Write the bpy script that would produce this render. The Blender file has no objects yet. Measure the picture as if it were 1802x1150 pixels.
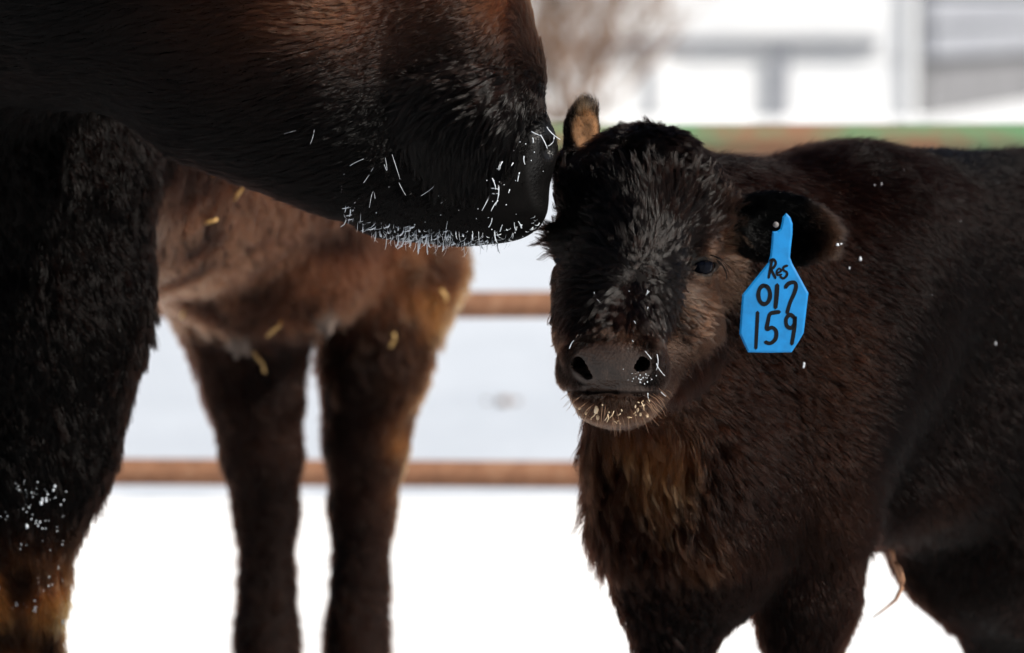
import bpy, math, random
import numpy as np
from mathutils import kdtree, Vector, Matrix

random.seed(7)
rng = np.random.default_rng(11)
HAIR = 1.0            # overall fur density

# ------------------------------------------------------------------ camera, sky, sun, exposure
SC = bpy.context.scene
CAM_Z, PITCH, FPX = 0.95, math.radians(3.165), 200.0 / 36.0 * 1802.0
cam_d = bpy.data.cameras.new('camera')
cam_d.lens = 200.0
cam_d.sensor_width = 36.0
cam_d.clip_start = 0.1
cam_d.clip_end = 3000.0
cam_d.dof.use_dof = True
cam_d.dof.focus_distance = 6.46
cam_d.dof.aperture_fstop = 4.5
cam = bpy.data.objects.new('camera', cam_d)
cam.location = (0, 0, CAM_Z)
cam.rotation_euler = (math.pi / 2 - PITCH, 0, 0)
SC.collection.objects.link(cam)
SC.camera = cam

SUN_AZ, SUN_EL = math.radians(66), math.radians(37)      # azimuth from the camera side towards the right
to_sun = Vector((math.cos(SUN_EL) * math.sin(SUN_AZ), -math.cos(SUN_EL) * math.cos(SUN_AZ), math.sin(SUN_EL)))
world = bpy.data.worlds.new('World')
SC.world = world
world.use_nodes = True
wn = world.node_tree
bg = wn.nodes['Background']
sky = wn.nodes.new('ShaderNodeTexSky')
sky.sky_type = 'NISHITA'
sky.sun_disc = False
sky.sun_elevation = SUN_EL
sky.sun_rotation = math.atan2(to_sun.x, to_sun.y)
bg.inputs['Strength'].default_value = 0.05
wn.links.new(sky.outputs['Color'], bg.inputs['Color'])
sun_d = bpy.data.lights.new('sun', 'SUN')
sun_d.energy = 5.0
sun_d.angle = math.radians(0.53)
sun_d.color = (1.0, 0.95, 0.87)
sun = bpy.data.objects.new('sun', sun_d)
sun.rotation_euler = to_sun.to_track_quat('Z', 'Y').to_euler()
SC.collection.objects.link(sun)

SC.view_settings.view_transform = 'Standard'
SC.view_settings.look = 'None'
SC.view_settings.exposure = 0.35
SC.view_settings.gamma = 1.0
SC.view_settings.use_curve_mapping = False
SC.render.engine = 'CYCLES'
SC.cycles.max_bounces = 8
SC.cycles.transparent_max_bounces = 4
SC.cycles.use_denoising = True
SC.cycles.denoising_input_passes = 'RGB_ALBEDO_NORMAL'
SC.cycles.denoising_prefilter = 'ACCURATE'
SC.cycles.sample_clamp_indirect = 4.0
SC.cycles_curves.shape = 'RIBBONS'

# ------------------------------------------------------------------ helpers
cp, sp_ = math.cos(PITCH), math.sin(PITCH)


def P(px, py, y):
    """a point of the place seen at pixel (px, py) of the 1802 x 1150 photograph, y metres in front of the camera"""
    u, v = (px - 901.0) / FPX, (575.0 - py) / FPX
    d = np.array([u, cp + v * sp_, -sp_ + v * cp])
    return np.array([0, 0, CAM_Z]) + d * (y / d[1])


def new_obj(name, data, parent=None):
    o = bpy.data.objects.new(name, data)
    SC.collection.objects.link(o)
    if parent is not None:
        o.parent = parent
        o.matrix_parent_inverse = Matrix.Translation(-Vector(parent.location))
    return o


def empty(name, loc, label, cat, group=None):
    o = new_obj(name, None)
    o.empty_display_size = 0.1
    o.location = loc
    tag(o, label, cat, group)
    return o


def tag(o, label=None, cat=None, group=None, kind=None):
    if label: o['label'] = label
    if cat: o['category'] = cat
    if group: o['group'] = group
    if kind: o['kind'] = kind
    return o


def mesh_obj(name, V, F, m, parent=None, smooth=True):
    me = bpy.data.meshes.new(name)
    me.from_pydata([tuple(v) for v in V], [], [tuple(f) for f in F])
    me.update()
    if smooth:
        me.polygons.foreach_set('use_smooth', [True] * len(me.polygons))
    me.materials.append(m)
    return new_obj(name, me, parent)


def fast_mesh(name, V, Q):
    me = bpy.data.meshes.new(name)
    me.vertices.add(len(V))
    me.vertices.foreach_set('co', np.asarray(V, np.float32).ravel())
    me.loops.add(len(Q) * 4)
    me.loops.foreach_set('vertex_index', np.asarray(Q, np.int32).ravel())
    me.polygons.add(len(Q))
    me.polygons.foreach_set('loop_start', np.arange(0, len(Q) * 4, 4, dtype=np.int32))
    me.polygons.foreach_set('use_smooth', np.ones(len(Q), bool))
    me.update(calc_edges=True)
    return me


def nrm(a):
    return a / np.maximum(np.linalg.norm(a, axis=-1, keepdims=True), 1e-9)


def hash3(i, j, k, seed):
    n = (i.astype(np.int64) * 73856093) ^ (j.astype(np.int64) * 19349663) ^ (k.astype(np.int64) * 83492791) ^ (seed * 2654435)
    n = (n ^ (n >> 13)) * 1274126177
    n = n & 0x7fffffff
    n = (n ^ (n >> 11)) * 60493 & 0x7fffffff
    return (n % 65536) / 65535.0


def vnoise(p, scale, seed=0):
    q = np.asarray(p) * scale
    f = np.floor(q)
    r = q - f
    r = r * r * (3 - 2 * r)
    i, j, k = [f[..., a].astype(np.int64) for a in range(3)]
    out = 0
    for a in (0, 1):
        for b in (0, 1):
            for c in (0, 1):
                w = (r[..., 0] if a else 1 - r[..., 0]) * (r[..., 1] if b else 1 - r[..., 1]) * (r[..., 2] if c else 1 - r[..., 2])
                out = out + w * hash3(i + a, j + b, k + c, seed)
    return out


def sstep(x, a, b):
    t = np.clip((x - a) / (b - a), 0, 1)
    return t * t * (3 - 2 * t)


# ------------------------------------------------------------------ materials
def mat(name):
    m = bpy.data.materials.new(name)
    m.use_nodes = True
    nt = m.node_tree
    return m, nt, nt.nodes['Principled BSDF']


def noise_node(nt, scale, detail=4, rough=0.6, coord='Object', stretch=None):
    tc = nt.nodes.new('ShaderNodeTexCoord')
    n = nt.nodes.new('ShaderNodeTexNoise')
    n.inputs['Scale'].default_value = scale
    n.inputs['Detail'].default_value = detail
    n.inputs['Roughness'].default_value = rough
    if stretch:
        mp = nt.nodes.new('ShaderNodeMapping')
        mp.inputs['Scale'].default_value = stretch
        nt.links.new(tc.outputs[coord], mp.inputs['Vector'])
        nt.links.new(mp.outputs['Vector'], n.inputs['Vector'])
    else:
        nt.links.new(tc.outputs[coord], n.inputs['Vector'])
    return n


def ramp_node(nt, src, stops):
    r = nt.nodes.new('ShaderNodeValToRGB')
    el = r.color_ramp.elements
    while len(el) < len(stops):
        el.new(0.5)
    for e, (pos, c) in zip(el, stops):
        e.position = pos
        e.color = (*c, 1)
    nt.links.new(src, r.inputs['Fac'])
    return r


def bump_node(nt, b, src, strength, dist):
    bp = nt.nodes.new('ShaderNodeBump')
    bp.inputs['Strength'].default_value = strength
    bp.inputs['Distance'].default_value = dist
    nt.links.new(src, bp.inputs['Height'])
    nt.links.new(bp.outputs['Normal'], b.inputs['Normal'])


def varied(name, stops, scale, rough=0.7, bump=0.3, bdist=0.003, stretch=None, metallic=0.0, coat=0.0):
    m, nt, b = mat(name)
    n = noise_node(nt, scale, 5, 0.65, 'Object', stretch)
    r = ramp_node(nt, n.outputs['Fac'], stops)
    nt.links.new(r.outputs['Color'], b.inputs['Base Color'])
    b.inputs['Roughness'].default_value = rough
    b.inputs['Metallic'].default_value = metallic
    b.inputs['Coat Weight'].default_value = coat
    if bump:
        bump_node(nt, b, n.outputs['Fac'], bump, bdist)
    return m


def hair_mat(name, rough=0.32, radial=0.35, coat=0.0, ior=1.55):
    m = bpy.data.materials.new(name)
    m.use_nodes = True
    nt = m.node_tree
    nt.nodes.remove(nt.nodes['Principled BSDF'])
    h = nt.nodes.new('ShaderNodeBsdfHairPrincipled')
    h.parametrization = 'COLOR'
    a = nt.nodes.new('ShaderNodeAttribute')
    a.attribute_name = 'fur_colour'
    nt.links.new(a.outputs['Color'], h.inputs['Color'])
    h.inputs['Roughness'].default_value = rough
    h.inputs['Radial Roughness'].default_value = radial
    h.inputs['Coat'].default_value = coat
    h.inputs['IOR'].default_value = ior
    h.inputs['Random Roughness'].default_value = 0.2
    nt.links.new(h.outputs['BSDF'], nt.nodes['Material Output'].inputs['Surface'])
    return m


def skin_mat(name, bump=0.22):
    """hide: coat colour with the light and shade painted into it, wetness from what the hide itself is (haired hide or bare leathery nose)"""
    m, nt, b = mat(name)
    a = nt.nodes.new('ShaderNodeAttribute')
    a.attribute_name = 'hide_colour'
    n = noise_node(nt, 90, 4, 0.6)
    mx = nt.nodes.new('ShaderNodeMix')
    mx.data_type = 'RGBA'
    mx.blend_type = 'MULTIPLY'
    mx.inputs['Factor'].default_value = 1.0
    r = ramp_node(nt, n.outputs['Fac'], [(0.3, (0.6, 0.6, 0.6)), (0.7, (1.25, 1.2, 1.15))])
    nt.links.new(a.outputs['Color'], mx.inputs['A'])
    nt.links.new(r.outputs['Color'], mx.inputs['B'])
    nt.links.new(mx.outputs['Result'], b.inputs['Base Color'])
    w = nt.nodes.new('ShaderNodeAttribute')
    w.attribute_name = 'hide_bare'
    mr = nt.nodes.new('ShaderNodeMapRange')
    mr.inputs['To Min'].default_value = 0.75
    mr.inputs['To Max'].default_value = 0.30
    mr2 = nt.nodes.new('ShaderNodeMapRange')
    mr2.inputs['To Min'].default_value = 0.06
    mr2.inputs['To Max'].default_value = 0.25
    nt.links.new(w.outputs['Fac'], mr2.inputs['Value'])
    nt.links.new(mr2.outputs['Result'], b.inputs['Specular IOR Level'])
    nt.links.new(w.outputs['Fac'], mr.inputs['Value'])
    nt.links.new(mr.outputs['Result'], b.inputs['Roughness'])
    # leathery papillae of the bare nose
    tc = nt.nodes.new('ShaderNodeTexCoord')
    vo = nt.nodes.new('ShaderNodeTexVoronoi')
    vo.inputs['Scale'].default_value = 330
    nt.links.new(tc.outputs['Object'], vo.inputs['Vector'])
    mm = nt.nodes.new('ShaderNodeMath'); mm.operation = 'MULTIPLY'
    nt.links.new(vo.outputs['Distance'], mm.inputs[0])
    nt.links.new(w.outputs['Fac'], mm.inputs[1])
    ad = nt.nodes.new('ShaderNodeMath'); ad.operation = 'ADD'
    n2 = noise_node(nt, 45, 3, 0.6)
    nt.links.new(mm.outputs[0], ad.inputs[0])
    nt.links.new(n2.outputs['Fac'], ad.inputs[1])
    bump_node(nt, b, ad.outputs[0], bump, 0.004)
    return m


def plain(name, col, rough=0.5, spec=0.5, coat=0.0):
    m, nt, b = mat(name)
    b.inputs['Base Color'].default_value = (*col, 1)
    b.inputs['Roughness'].default_value = rough
    b.inputs['Specular IOR Level'].default_value = spec
    b.inputs['Coat Weight'].default_value = coat
    return m


M = {}
M['fur'] = hair_mat('animal_fur', 0.17, 0.30, 0.0, 1.17)
M['wet_fur'] = hair_mat('damp_animal_fur', 0.16, 0.28, 0.0, 1.20)
M['lock'] = hair_mat('wet_curled_locks', 0.14, 0.26, 0.0, 1.25)
M['hide'] = skin_mat('animal_hide')
M['rust'] = varied('rusty_pipe', [(0.3, (0.15, 0.068, 0.036)), (0.55, (0.27, 0.125, 0.065)), (0.75, (0.36, 0.22, 0.14))], 26, 0.85, 0.4)
M['green'] = varied('peeling_green_paint', [(0.36, (0.25, 0.13, 0.07)), (0.45, (0.17, 0.19, 0.10)), (0.53, (0.11, 0.25, 0.115))], 7, 0.7, 0.3, stretch=(0.55, 1, 1))
M['steel'] = varied('weathered_grey_steel', [(0.3, (0.12, 0.11, 0.11)), (0.7, (0.24, 0.22, 0.21))], 18, 0.6, 0.2)
M['white_board'] = varied('white_painted_board', [(0.3, (0.70, 0.71, 0.73)), (0.7, (0.84, 0.84, 0.84))], 3, 0.6, 0.15)
M['grey_board'] = varied('grey_weathered_board', [(0.3, (0.13, 0.14, 0.16)), (0.7, (0.21, 0.22, 0.25))], 3, 0.8, 0.3, stretch=(0.4, 1, 3))
M['pale_board'] = varied('pale_grey_board', [(0.3, (0.21, 0.22, 0.25)), (0.7, (0.28, 0.29, 0.32))], 3, 0.8, 0.3, stretch=(0.4, 1, 3))
M['dark_board'] = varied('dark_grey_panel', [(0.3, (0.10, 0.10, 0.11)), (0.7, (0.20, 0.20, 0.21))], 2.5, 0.8, 0.2)
M['horn_hoof'] = varied('dark_hoof_horn', [(0.3, (0.02, 0.017, 0.015)), (0.7, (0.06, 0.05, 0.04))], 30, 0.5, 0.2)
M['straw'] = varied('golden_straw', [(0.3, (0.42, 0.24, 0.07)), (0.7, (0.62, 0.40, 0.15))], 60, 0.6, 0.2)
M['crumb'] = varied('pale_feed_crumb', [(0.3, (0.45, 0.30, 0.15)), (0.7, (0.75, 0.62, 0.45))], 200, 0.7, 0.2)
M['blue_tag'] = varied('blue_tag_plastic', [(0.30, (0.001, 0.115, 0.30)), (0.62, (0.0012, 0.165, 0.43))], 40, 0.5, 0.25, 0.0006)
M['blue_tag'].node_tree.nodes['Principled BSDF'].inputs['Specular IOR Level'].default_value = 0.25
M['ink'] = plain('black_marker_ink', (0.002, 0.002, 0.003), 0.6, 0.1)
M['eye'] = plain('dark_wet_eye', (0.002, 0.0025, 0.005), 0.04, 0.05, 0.0)
M['twig'] = varied('brown_twig', [(0.3, (0.14, 0.08, 0.05)), (0.7, (0.30, 0.18, 0.11))], 10, 0.9, 0.2)
M['cord'] = varied('dried_cord_skin', [(0.3, (0.20, 0.08, 0.04)), (0.7, (0.42, 0.22, 0.12))], 80, 0.6, 0.3)
m, nt, b = mat('frost_ice')
b.inputs['Base Color'].default_value = (0.60, 0.64, 0.69, 1)
b.inputs['Roughness'].default_value = 0.4
b.inputs['Subsurface Weight'].default_value = 0.3
b.inputs['Subsurface Radius'].default_value = (0.002, 0.002, 0.002)
M['frost'] = m


def snow_material(name, c0, c1, grains):
    m, nt, b = mat(name)
    n = noise_node(nt, 1.2, 6, 0.62)
    r = ramp_node(nt, n.outputs['Fac'], [(0.32, c0), (0.6, c1)])
    nt.links.new(r.outputs['Color'], b.inputs['Base Color'])
    b.inputs['Roughness'].default_value = 0.75
    n2 = noise_node(nt, grains, 6, 0.7)
    bump_node(nt, b, n2.outputs['Fac'], 0.35, 0.02)
    return m


M['snow'] = snow_material('fresh_snow', (0.84, 0.85, 0.87), (0.90, 0.91, 0.92), 14)
M['shaded_snow'] = snow_material('shade_tinted_snow', (0.52, 0.56, 0.62), (0.59, 0.63, 0.69), 6)  # the bank's weaker light is put into a darker bluish colour


# ------------------------------------------------------------------ implicit surfaces
class Field:
    def __init__(self, xs, ys, zs):
        self.ax = [np.asarray(a, np.float32) for a in (xs, ys, zs)]
        self.D = np.full([len(a) for a in self.ax], 0.5, np.float32)

    def _sl(self, lo, hi):
        s = []
        for a, l, h in zip(self.ax, lo, hi):
            i, j = np.searchsorted(a, l), np.searchsorted(a, h)
            s.append(slice(max(i - 1, 0), min(j + 1, len(a))))
        return tuple(s)

    def _pts(self, s):
        return np.stack(np.meshgrid(self.ax[0][s[0]], self.ax[1][s[1]], self.ax[2][s[2]], indexing='ij'), -1)

    def _mix(self, s, d, k, sub):
        D = self.D[s]
        if sub:
            d = -d
            h = np.maximum(k - np.abs(D - d), 0) / k
            self.D[s] = np.maximum(D, d) + h * h * k * 0.25
        else:
            h = np.maximum(k - np.abs(D - d), 0) / k
            self.D[s] = np.minimum(D, d) - h * h * k * 0.25

    def ell(self, c, r, k=0.03, R=None, sub=False):
        c = np.asarray(c, float); r = np.asarray(r, float)
        m = r.max() + k + 0.02
        s = self._sl(c - m, c + m)
        q = self._pts(s) - c
        if R is not None:
            q = q @ np.asarray(R, float)
        k0 = np.linalg.norm(q / r, axis=-1)
        k1 = np.linalg.norm(q / (r * r), axis=-1)
        d = np.where(k1 > 1e-6, k0 * (k0 - 1) / np.maximum(k1, 1e-6), -r.min())
        self._mix(s, d.astype(np.float32), k, sub)

    def cap(self, a, b, ra, rb, k=0.03, flat=None, sub=False):
        """tapered capsule; flat=(axis, factor) scales the cross section along axis"""
        a = np.asarray(a, float); b = np.asarray(b, float)
        sc = 1.0
        ax = None
        if flat is not None:
            ax = nrm(np.asarray(flat[0], float)); sc = flat[1]
        m = max(ra, rb) * max(1.0, sc) + k + 0.02
        s = self._sl(np.minimum(a, b) - m, np.maximum(a, b) + m)
        q = self._pts(s) - a
        ab = b - a
        t = np.clip((q @ ab) / (ab @ ab), 0, 1)
        w = q - t[..., None] * ab
        if ax is not None:
            comp = (w @ ax)
            w = w + (comp * (1.0 / sc - 1.0))[..., None] * ax
        d = np.linalg.norm(w, axis=-1) - (ra + (rb - ra) * t)
        self._mix(s, d.astype(np.float32), k, sub)

    def chain(self, pts, rs, k=0.03, flat=None, sub=False):
        for i in range(len(pts) - 1):
            self.cap(pts[i], pts[i + 1], rs[i], rs[i + 1], k, flat, sub)

    def mesh(self):
        D = self.D
        ins = D < 0
        nx, ny, nz = D.shape
        cnt = np.zeros((nx - 1, ny - 1, nz - 1), np.int8)
        for a in (0, 1):
            for b in (0, 1):
                for c in (0, 1):
                    cnt += ins[a:nx - 1 + a, b:ny - 1 + b, c:nz - 1 + c]
        act = (cnt > 0) & (cnt < 8)
        I, J, K = np.nonzero(act)
        idx = np.full(act.shape, -1, np.int32)
        idx[I, J, K] = np.arange(len(I))
        acc = np.zeros((len(I), 3)); n = np.zeros(len(I))
        cor = [(a, b, c) for a in (0, 1) for b in (0, 1) for c in (0, 1)]
        vals = {q: D[I + q[0], J + q[1], K + q[2]] for q in cor}
        for q in cor:
            for ax in range(3):
                if q[ax] == 0:
                    q2 = list(q); q2[ax] = 1; q2 = tuple(q2)
                    v0, v1 = vals[q], vals[q2]
                    m = (v0 < 0) != (v1 < 0)
                    t = v0[m] / (v0[m] - v1[m])
                    p = np.tile(np.array(q, float), (m.sum(), 1))
                    p[:, ax] = t
                    acc[m] += p
                    n[m] += 1
        f = acc / n[:, None]
        V = np.empty_like(f)
        for ax, base in enumerate((I, J, K)):
            A = self.ax[ax]
            V[:, ax] = A[base] + (A[base + 1] - A[base]) * f[:, ax]
        quads = []
        for ax in range(3):
            o1, o2 = [(1, 2), (2, 0), (0, 1)][ax]
            sl0 = [slice(None)] * 3; sl1 = [slice(None)] * 3
            sl0[ax] = slice(0, -1); sl1[ax] = slice(1, None)
            ch = ins[tuple(sl0)] != ins[tuple(sl1)]
            e = np.argwhere(ch)
            e = e[(e[:, o1] > 0) & (e[:, o2] > 0) & (e[:, o1] < D.shape[o1] - 1) & (e[:, o2] < D.shape[o2] - 1)]
            inside_first = ins[e[:, 0], e[:, 1], e[:, 2]]
            d1 = np.zeros(3, int); d1[o1] = 1
            d2 = np.zeros(3, int); d2[o2] = 1
            c = [idx[tuple((e - x).T)] for x in (d1 + d2, d2, np.zeros(3, int), d1)]
            q = np.stack(c, 1)
            q[~inside_first] = q[~inside_first][:, ::-1]
            quads.append(q)
        Q = np.concatenate(quads)
        Q = Q[(Q >= 0).all(1)]
        return V, Q


def relax(V, Q, it=2, lam=0.5):
    E = np.concatenate([Q[:, [0, 1]], Q[:, [1, 2]], Q[:, [2, 3]], Q[:, [3, 0]]])
    for _ in range(it):
        S = np.zeros_like(V); n = np.zeros(len(V))
        for a, b in ((0, 1), (1, 0)):
            for ax in range(3):
                S[:, ax] += np.bincount(E[:, a], V[E[:, b], ax], len(V))
            n += np.bincount(E[:, a], minlength=len(V))
        V = V + lam * (S / np.maximum(n, 1)[:, None] - V)
    return V


def vert_normals(V, Q):
    d1 = V[Q[:, 2]] - V[Q[:, 0]]; d2 = V[Q[:, 3]] - V[Q[:, 1]]
    fn = np.cross(d1, d2)
    N = np.zeros_like(V)
    for c in range(4):
        for ax in range(3):
            N[:, ax] += np.bincount(Q[:, c], fn[:, ax], len(V))
    return nrm(N)


def axis_grid(lo, hi, coarse, fine_lo, fine_hi, fine):
    a = list(np.arange(lo, fine_lo, coarse))
    a += list(np.arange(fine_lo, fine_hi, fine))
    a += list(np.arange(fine_hi, hi + coarse, coarse))
    return a


# ------------------------------------------------------------------ fur
CAMPOS = np.array([0, 0, CAM_Z])


def to_px(p):
    q = p - CAMPOS
    x, y, z = q[..., 0], q[..., 1], q[..., 2]
    dep = y * cp - z * sp_
    up = y * sp_ + z * cp
    return 901 + FPX * x / dep, 575 - FPX * up / dep


def sample_surface(V, Q, N, n, dens):
    T = np.concatenate([Q[:, [0, 1, 2]], Q[:, [0, 2, 3]]])
    A = 0.5 * np.linalg.norm(np.cross(V[T[:, 1]] - V[T[:, 0]], V[T[:, 2]] - V[T[:, 0]]), axis=1)
    C = V[T].mean(1); CN = nrm(N[T].mean(1))
    w = A * dens(C, CN)
    view = nrm(CAMPOS - C)
    w *= ((CN * view).sum(1) > -0.45)
    w = w / w.sum()
    t = rng.choice(len(T), n, p=w)
    r1, r2 = np.sqrt(rng.random(n)), rng.random(n)
    b0, b1, b2 = 1 - r1, r1 * (1 - r2), r1 * r2
    p = b0[:, None] * V[T[t, 0]] + b1[:, None] * V[T[t, 1]] + b2[:, None] * V[T[t, 2]]
    nn = nrm(b0[:, None] * N[T[t, 0]] + b1[:, None] * N[T[t, 1]] + b2[:, None] * N[T[t, 2]])
    return p, nn


def grow(name, parent, V, Q, N, n, dens, style, material, K=6, clump_n=25, tight=0.18):
    """fur of one animal: style(p, n) -> dict(flow, length, lift, colour, wave, freq, clump, radius)"""
    n = int(n * HAIR)
    p, nn = sample_surface(V, Q, N, n, dens)
    st = style(p, nn)
    flow = st['flow'] - (st['flow'] * nn).sum(1, keepdims=True) * nn
    flow = nrm(flow)
    side = np.cross(nn, flow)
    L = st['length'] * (0.65 + 0.6 * rng.random(n))
    jit = st.get('jitter', np.full(n, 0.25))
    fl = nrm(flow + jit[:, None] * rng.normal(size=(n, 3)) * 0.6)
    lift = st['lift'] * (0.6 + 0.8 * rng.random(n))
    # clump guides
    ng = max(4, n // clump_n)
    gi = rng.choice(n, ng, replace=False)
    kd = kdtree.KDTree(ng)
    for a, i in enumerate(gi):
        kd.insert(p[i], a)
    kd.balance()
    near = np.fromiter((kd.find(q)[1] for q in p), np.int64, n)
    g = gi[near]
    ph = rng.random(n) * 6.28
    ph_c = 0.5 * ph[g] * st.get('stray', 0.5) + 9.0 * vnoise(p[g], 38, 77)
    amp = st['wave'] * (0.5 + rng.random(n) * 0.6)[g]
    frq = (st['freq'] * (0.7 + 0.6 * rng.random(n)))[g]
    T = np.linspace(0, 1, K)
    pts = np.empty((n, K, 3))
    cur = p - nn * 0.0015
    pts[:, 0] = cur
    grav = st.get('gravity', np.zeros(n))
    for k in range(1, K):
        t = (k - 0.5) / (K - 1)
        d = fl * (0.55 + 0.6 * t) + nn * (lift * (1.25 - 1.15 * t))[:, None]
        d[:, 2] -= grav * t
        d = nrm(d)
        cur = cur + d * (L / (K - 1))[:, None]
        pts[:, k] = cur
    wv = np.sin(2 * np.pi * frq[:, None] * T + ph_c[:, None]) - np.sin(ph_c)[:, None]
    wv2 = np.cos(2 * np.pi * frq[:, None] * T * 0.9 + ph_c[:, None] * 1.3) - np.cos(ph_c * 1.3)[:, None]
    env = (T ** 0.6)
    pts += side[:, None, :] * (wv * env * amp[:, None])[..., None]
    pts += nn[:, None, :] * (wv2 * env * amp[:, None] * st.get('bulge', 0.35))[..., None]
    cl = st['clump'] * (0.6 + 0.5 * rng.random(n))
    off = pts[:, :1] - pts[g][:, :1]
    tgt = pts[g] + off * tight
    w = np.clip(cl[:, None] * T ** 0.8, 0, 0.96)[..., None]
    pts = pts * (1 - w) + tgt * w
    hc = bpy.data.hair_curves.new(name)
    hc.add_curves([K] * n)
    hc.attributes['position'].data.foreach_set('vector', pts.astype(np.float32).ravel())
    rad = (st['radius'] * (0.7 + 0.6 * rng.random(n)))[:, None] * (1.0 - 0.85 * T ** 1.6)
    ra = hc.attributes.get('radius') or hc.attributes.new('radius', 'FLOAT', 'POINT')
    ra.data.foreach_set('value', rad.astype(np.float32).ravel())
    col = np.ones((n, 4), np.float32)
    var = (0.65 + 0.7 * rng.random(n))[:, None] * (0.8 + 0.4 * rng.random(n))[g][:, None]
    col[:, :3] = np.clip(st['colour'] * var, 1e-5, 0.9)
    ca = hc.attributes.new('fur_colour', 'FLOAT_COLOR', 'CURVE')
    ca.data.foreach_set('color', col.ravel())
    hc.materials.append(material)
    o = new_obj(name, hc, parent)
    o['kind'] = 'stuff'
    return o


def hide_obj(name, V, Q, parent, colour, bare):
    me = fast_mesh(name, V, Q)
    c = np.ones((len(V), 4), np.float32); c[:, :3] = colour
    a = me.attributes.new('hide_colour', 'FLOAT_COLOR', 'POINT')
    a.data.foreach_set('color', c.ravel())
    a = me.attributes.new('hide_bare', 'FLOAT', 'POINT')
    a.data.foreach_set('value', np.asarray(bare, np.float32))
    me.materials.append(M['hide'])
    return new_obj(name, me, parent)


def cmix(a, b, m):
    """mix two pigment colours (geometric, as pigment densities add)"""
    m = np.clip(m, 0, 1)[:, None]
    return np.exp(np.log(a) * (1 - m) + np.log(b) * m)


def gauss(p, c, r):
    return np.exp(-(((p - c) / r) ** 2).sum(-1))


def tube(pts, rs, seg=8, cap=True):
    pts = [np.asarray(q, float) for q in pts]
    V, F = [], []
    up = np.array([0.13, 0.31, 0.94])
    for i, q in enumerate(pts):
        d = nrm(pts[min(i + 1, len(pts) - 1)] - pts[max(i - 1, 0)])
        a = np.cross(d, up)
        if np.linalg.norm(a) < 0.1:
            a = np.cross(d, [1, 0, 0])
        a = nrm(a); bb = np.cross(d, a)
        for s in range(seg):
            t = 2 * math.pi * s / seg
            V.append(q + rs[i] * (a * math.cos(t) + bb * math.sin(t)))
    for i in range(len(pts) - 1):
        for s in range(seg):
            F.append((i * seg + s, i * seg + (s + 1) % seg, (i + 1) * seg + (s + 1) % seg, (i + 1) * seg + s))
    if cap:
        F.append(tuple(range(seg))[::-1])
        F.append(tuple(range((len(pts) - 1) * seg, len(pts) * seg)))
    return V, F


def join(parts):
    V, F = [], []
    for v, f in parts:
        o = len(V)
        V += list(v)
        F += [tuple(i + o for i in q) for q in f]
    return V, F


def box(c, s):
    c = np.asarray(c, float); h = np.asarray(s, float) / 2
    V = [c + h * np.array([x, y, z]) for x in (-1, 1) for y in (-1, 1) for z in (-1, 1)]
    return V, [(0, 1, 3, 2), (4, 6, 7, 5), (0, 4, 5, 1), (2, 3, 7, 6), (0, 2, 6, 4), (1, 5, 7, 3)]


# ------------------------------------------------------------------ setting
def height(x, y):
    p = np.stack([x, y, np.zeros_like(x)], -1)
    h = 0.012 * (vnoise(p, 1.6, 3) - 0.5) + 0.007 * (vnoise(p, 4.2, 4) - 0.5) + 0.004 * (vnoise(p, 11.0, 5) - 0.5)
    return h


def grid_sheet(name, xs, ys, hf, m):
    X, Y = np.meshgrid(xs, ys, indexing='ij')
    Z = hf(X, Y)
    V = np.stack([X, Y, Z], -1).reshape(-1, 3)
    nx, ny = len(xs), len(ys)
    i, j = np.meshgrid(np.arange(nx - 1), np.arange(ny - 1), indexing='ij')
    a = (i * ny + j).ravel()
    Q = np.stack([a, a + ny, a + ny + 1, a + 1], 1)
    me = fast_mesh(name, V, Q)
    me.materials.append(m)
    return new_obj(name, me)




xs = np.concatenate([-np.geomspace(600, 4, 18), np.linspace(-3.9, 3.9, 150), np.geomspace(4, 600, 18)])
ys = np.concatenate([-np.geomspace(600, 1, 14), np.linspace(0, 5, 12), np.linspace(5.15, 12.5, 150), np.geomspace(12.8, 900, 24)])


def ground_h(x, y):
    near = np.exp(-(x / 30) ** 2)
    return height(x, y) * sstep(y, -1, 4) * (1 - sstep(y, 30, 60)) - 0.012 + 0.165 * np.exp(-((y - 9.30 - 0.08 * np.sin(x * 1.3)) / 0.32) ** 2) - 0.05 * np.exp(-((x + 0.32) / 0.7) ** 2 - ((y - 8.1) / 0.55) ** 2)


gr = grid_sheet('snow_ground', xs, ys, ground_h, M['snow'])
tag(gr, kind='structure')


def bank_h(x, y):
    rise = sstep(y, 10.9, 15.3) * 0.60
    fall = 1 - sstep(y, 32, 44)
    edge = 1 - sstep(np.abs(x), 9, 13)
    return rise * fall * edge - 0.02 + 1.6 * height(x, y) * edge * sstep(y, 10.9, 12) * (1 - sstep(y, 15.5, 17)) - 0.05 * (1 - edge * fall)


bank = grid_sheet('snow_bank', np.linspace(-14, 14, 90), np.linspace(10.8, 15.6, 80), bank_h, M['shaded_snow'])
tag(bank, kind='structure')
shelf = grid_sheet('snow_terrace', np.linspace(-14, 14, 60), np.linspace(15.6, 46, 60), bank_h, M['snow'])
tag(shelf, kind='structure')

# pipe corral panel
FY = 9.5
fence = empty('corral_panel_fence', (0, FY, 0), 'rusty pipe corral fence with green top rail standing in the snow', 'fence')


def rail(py, r, m, name, x0=-4.2, x1=3.3, dy=0.0, label=None):
    z = P(901, py, FY)[2]
    pts, rs = [], []
    for i in range(40):
        x = x0 + (x1 - x0) * i / 39
        pts.append((x, FY + dy, z + 0.004 * math.sin(x * 1.7 + py)))
        rs.append(r)
    o = mesh_obj(name, *tube(pts, rs, 14), m, fence)
    if label: o['label'] = label
    return o


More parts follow.
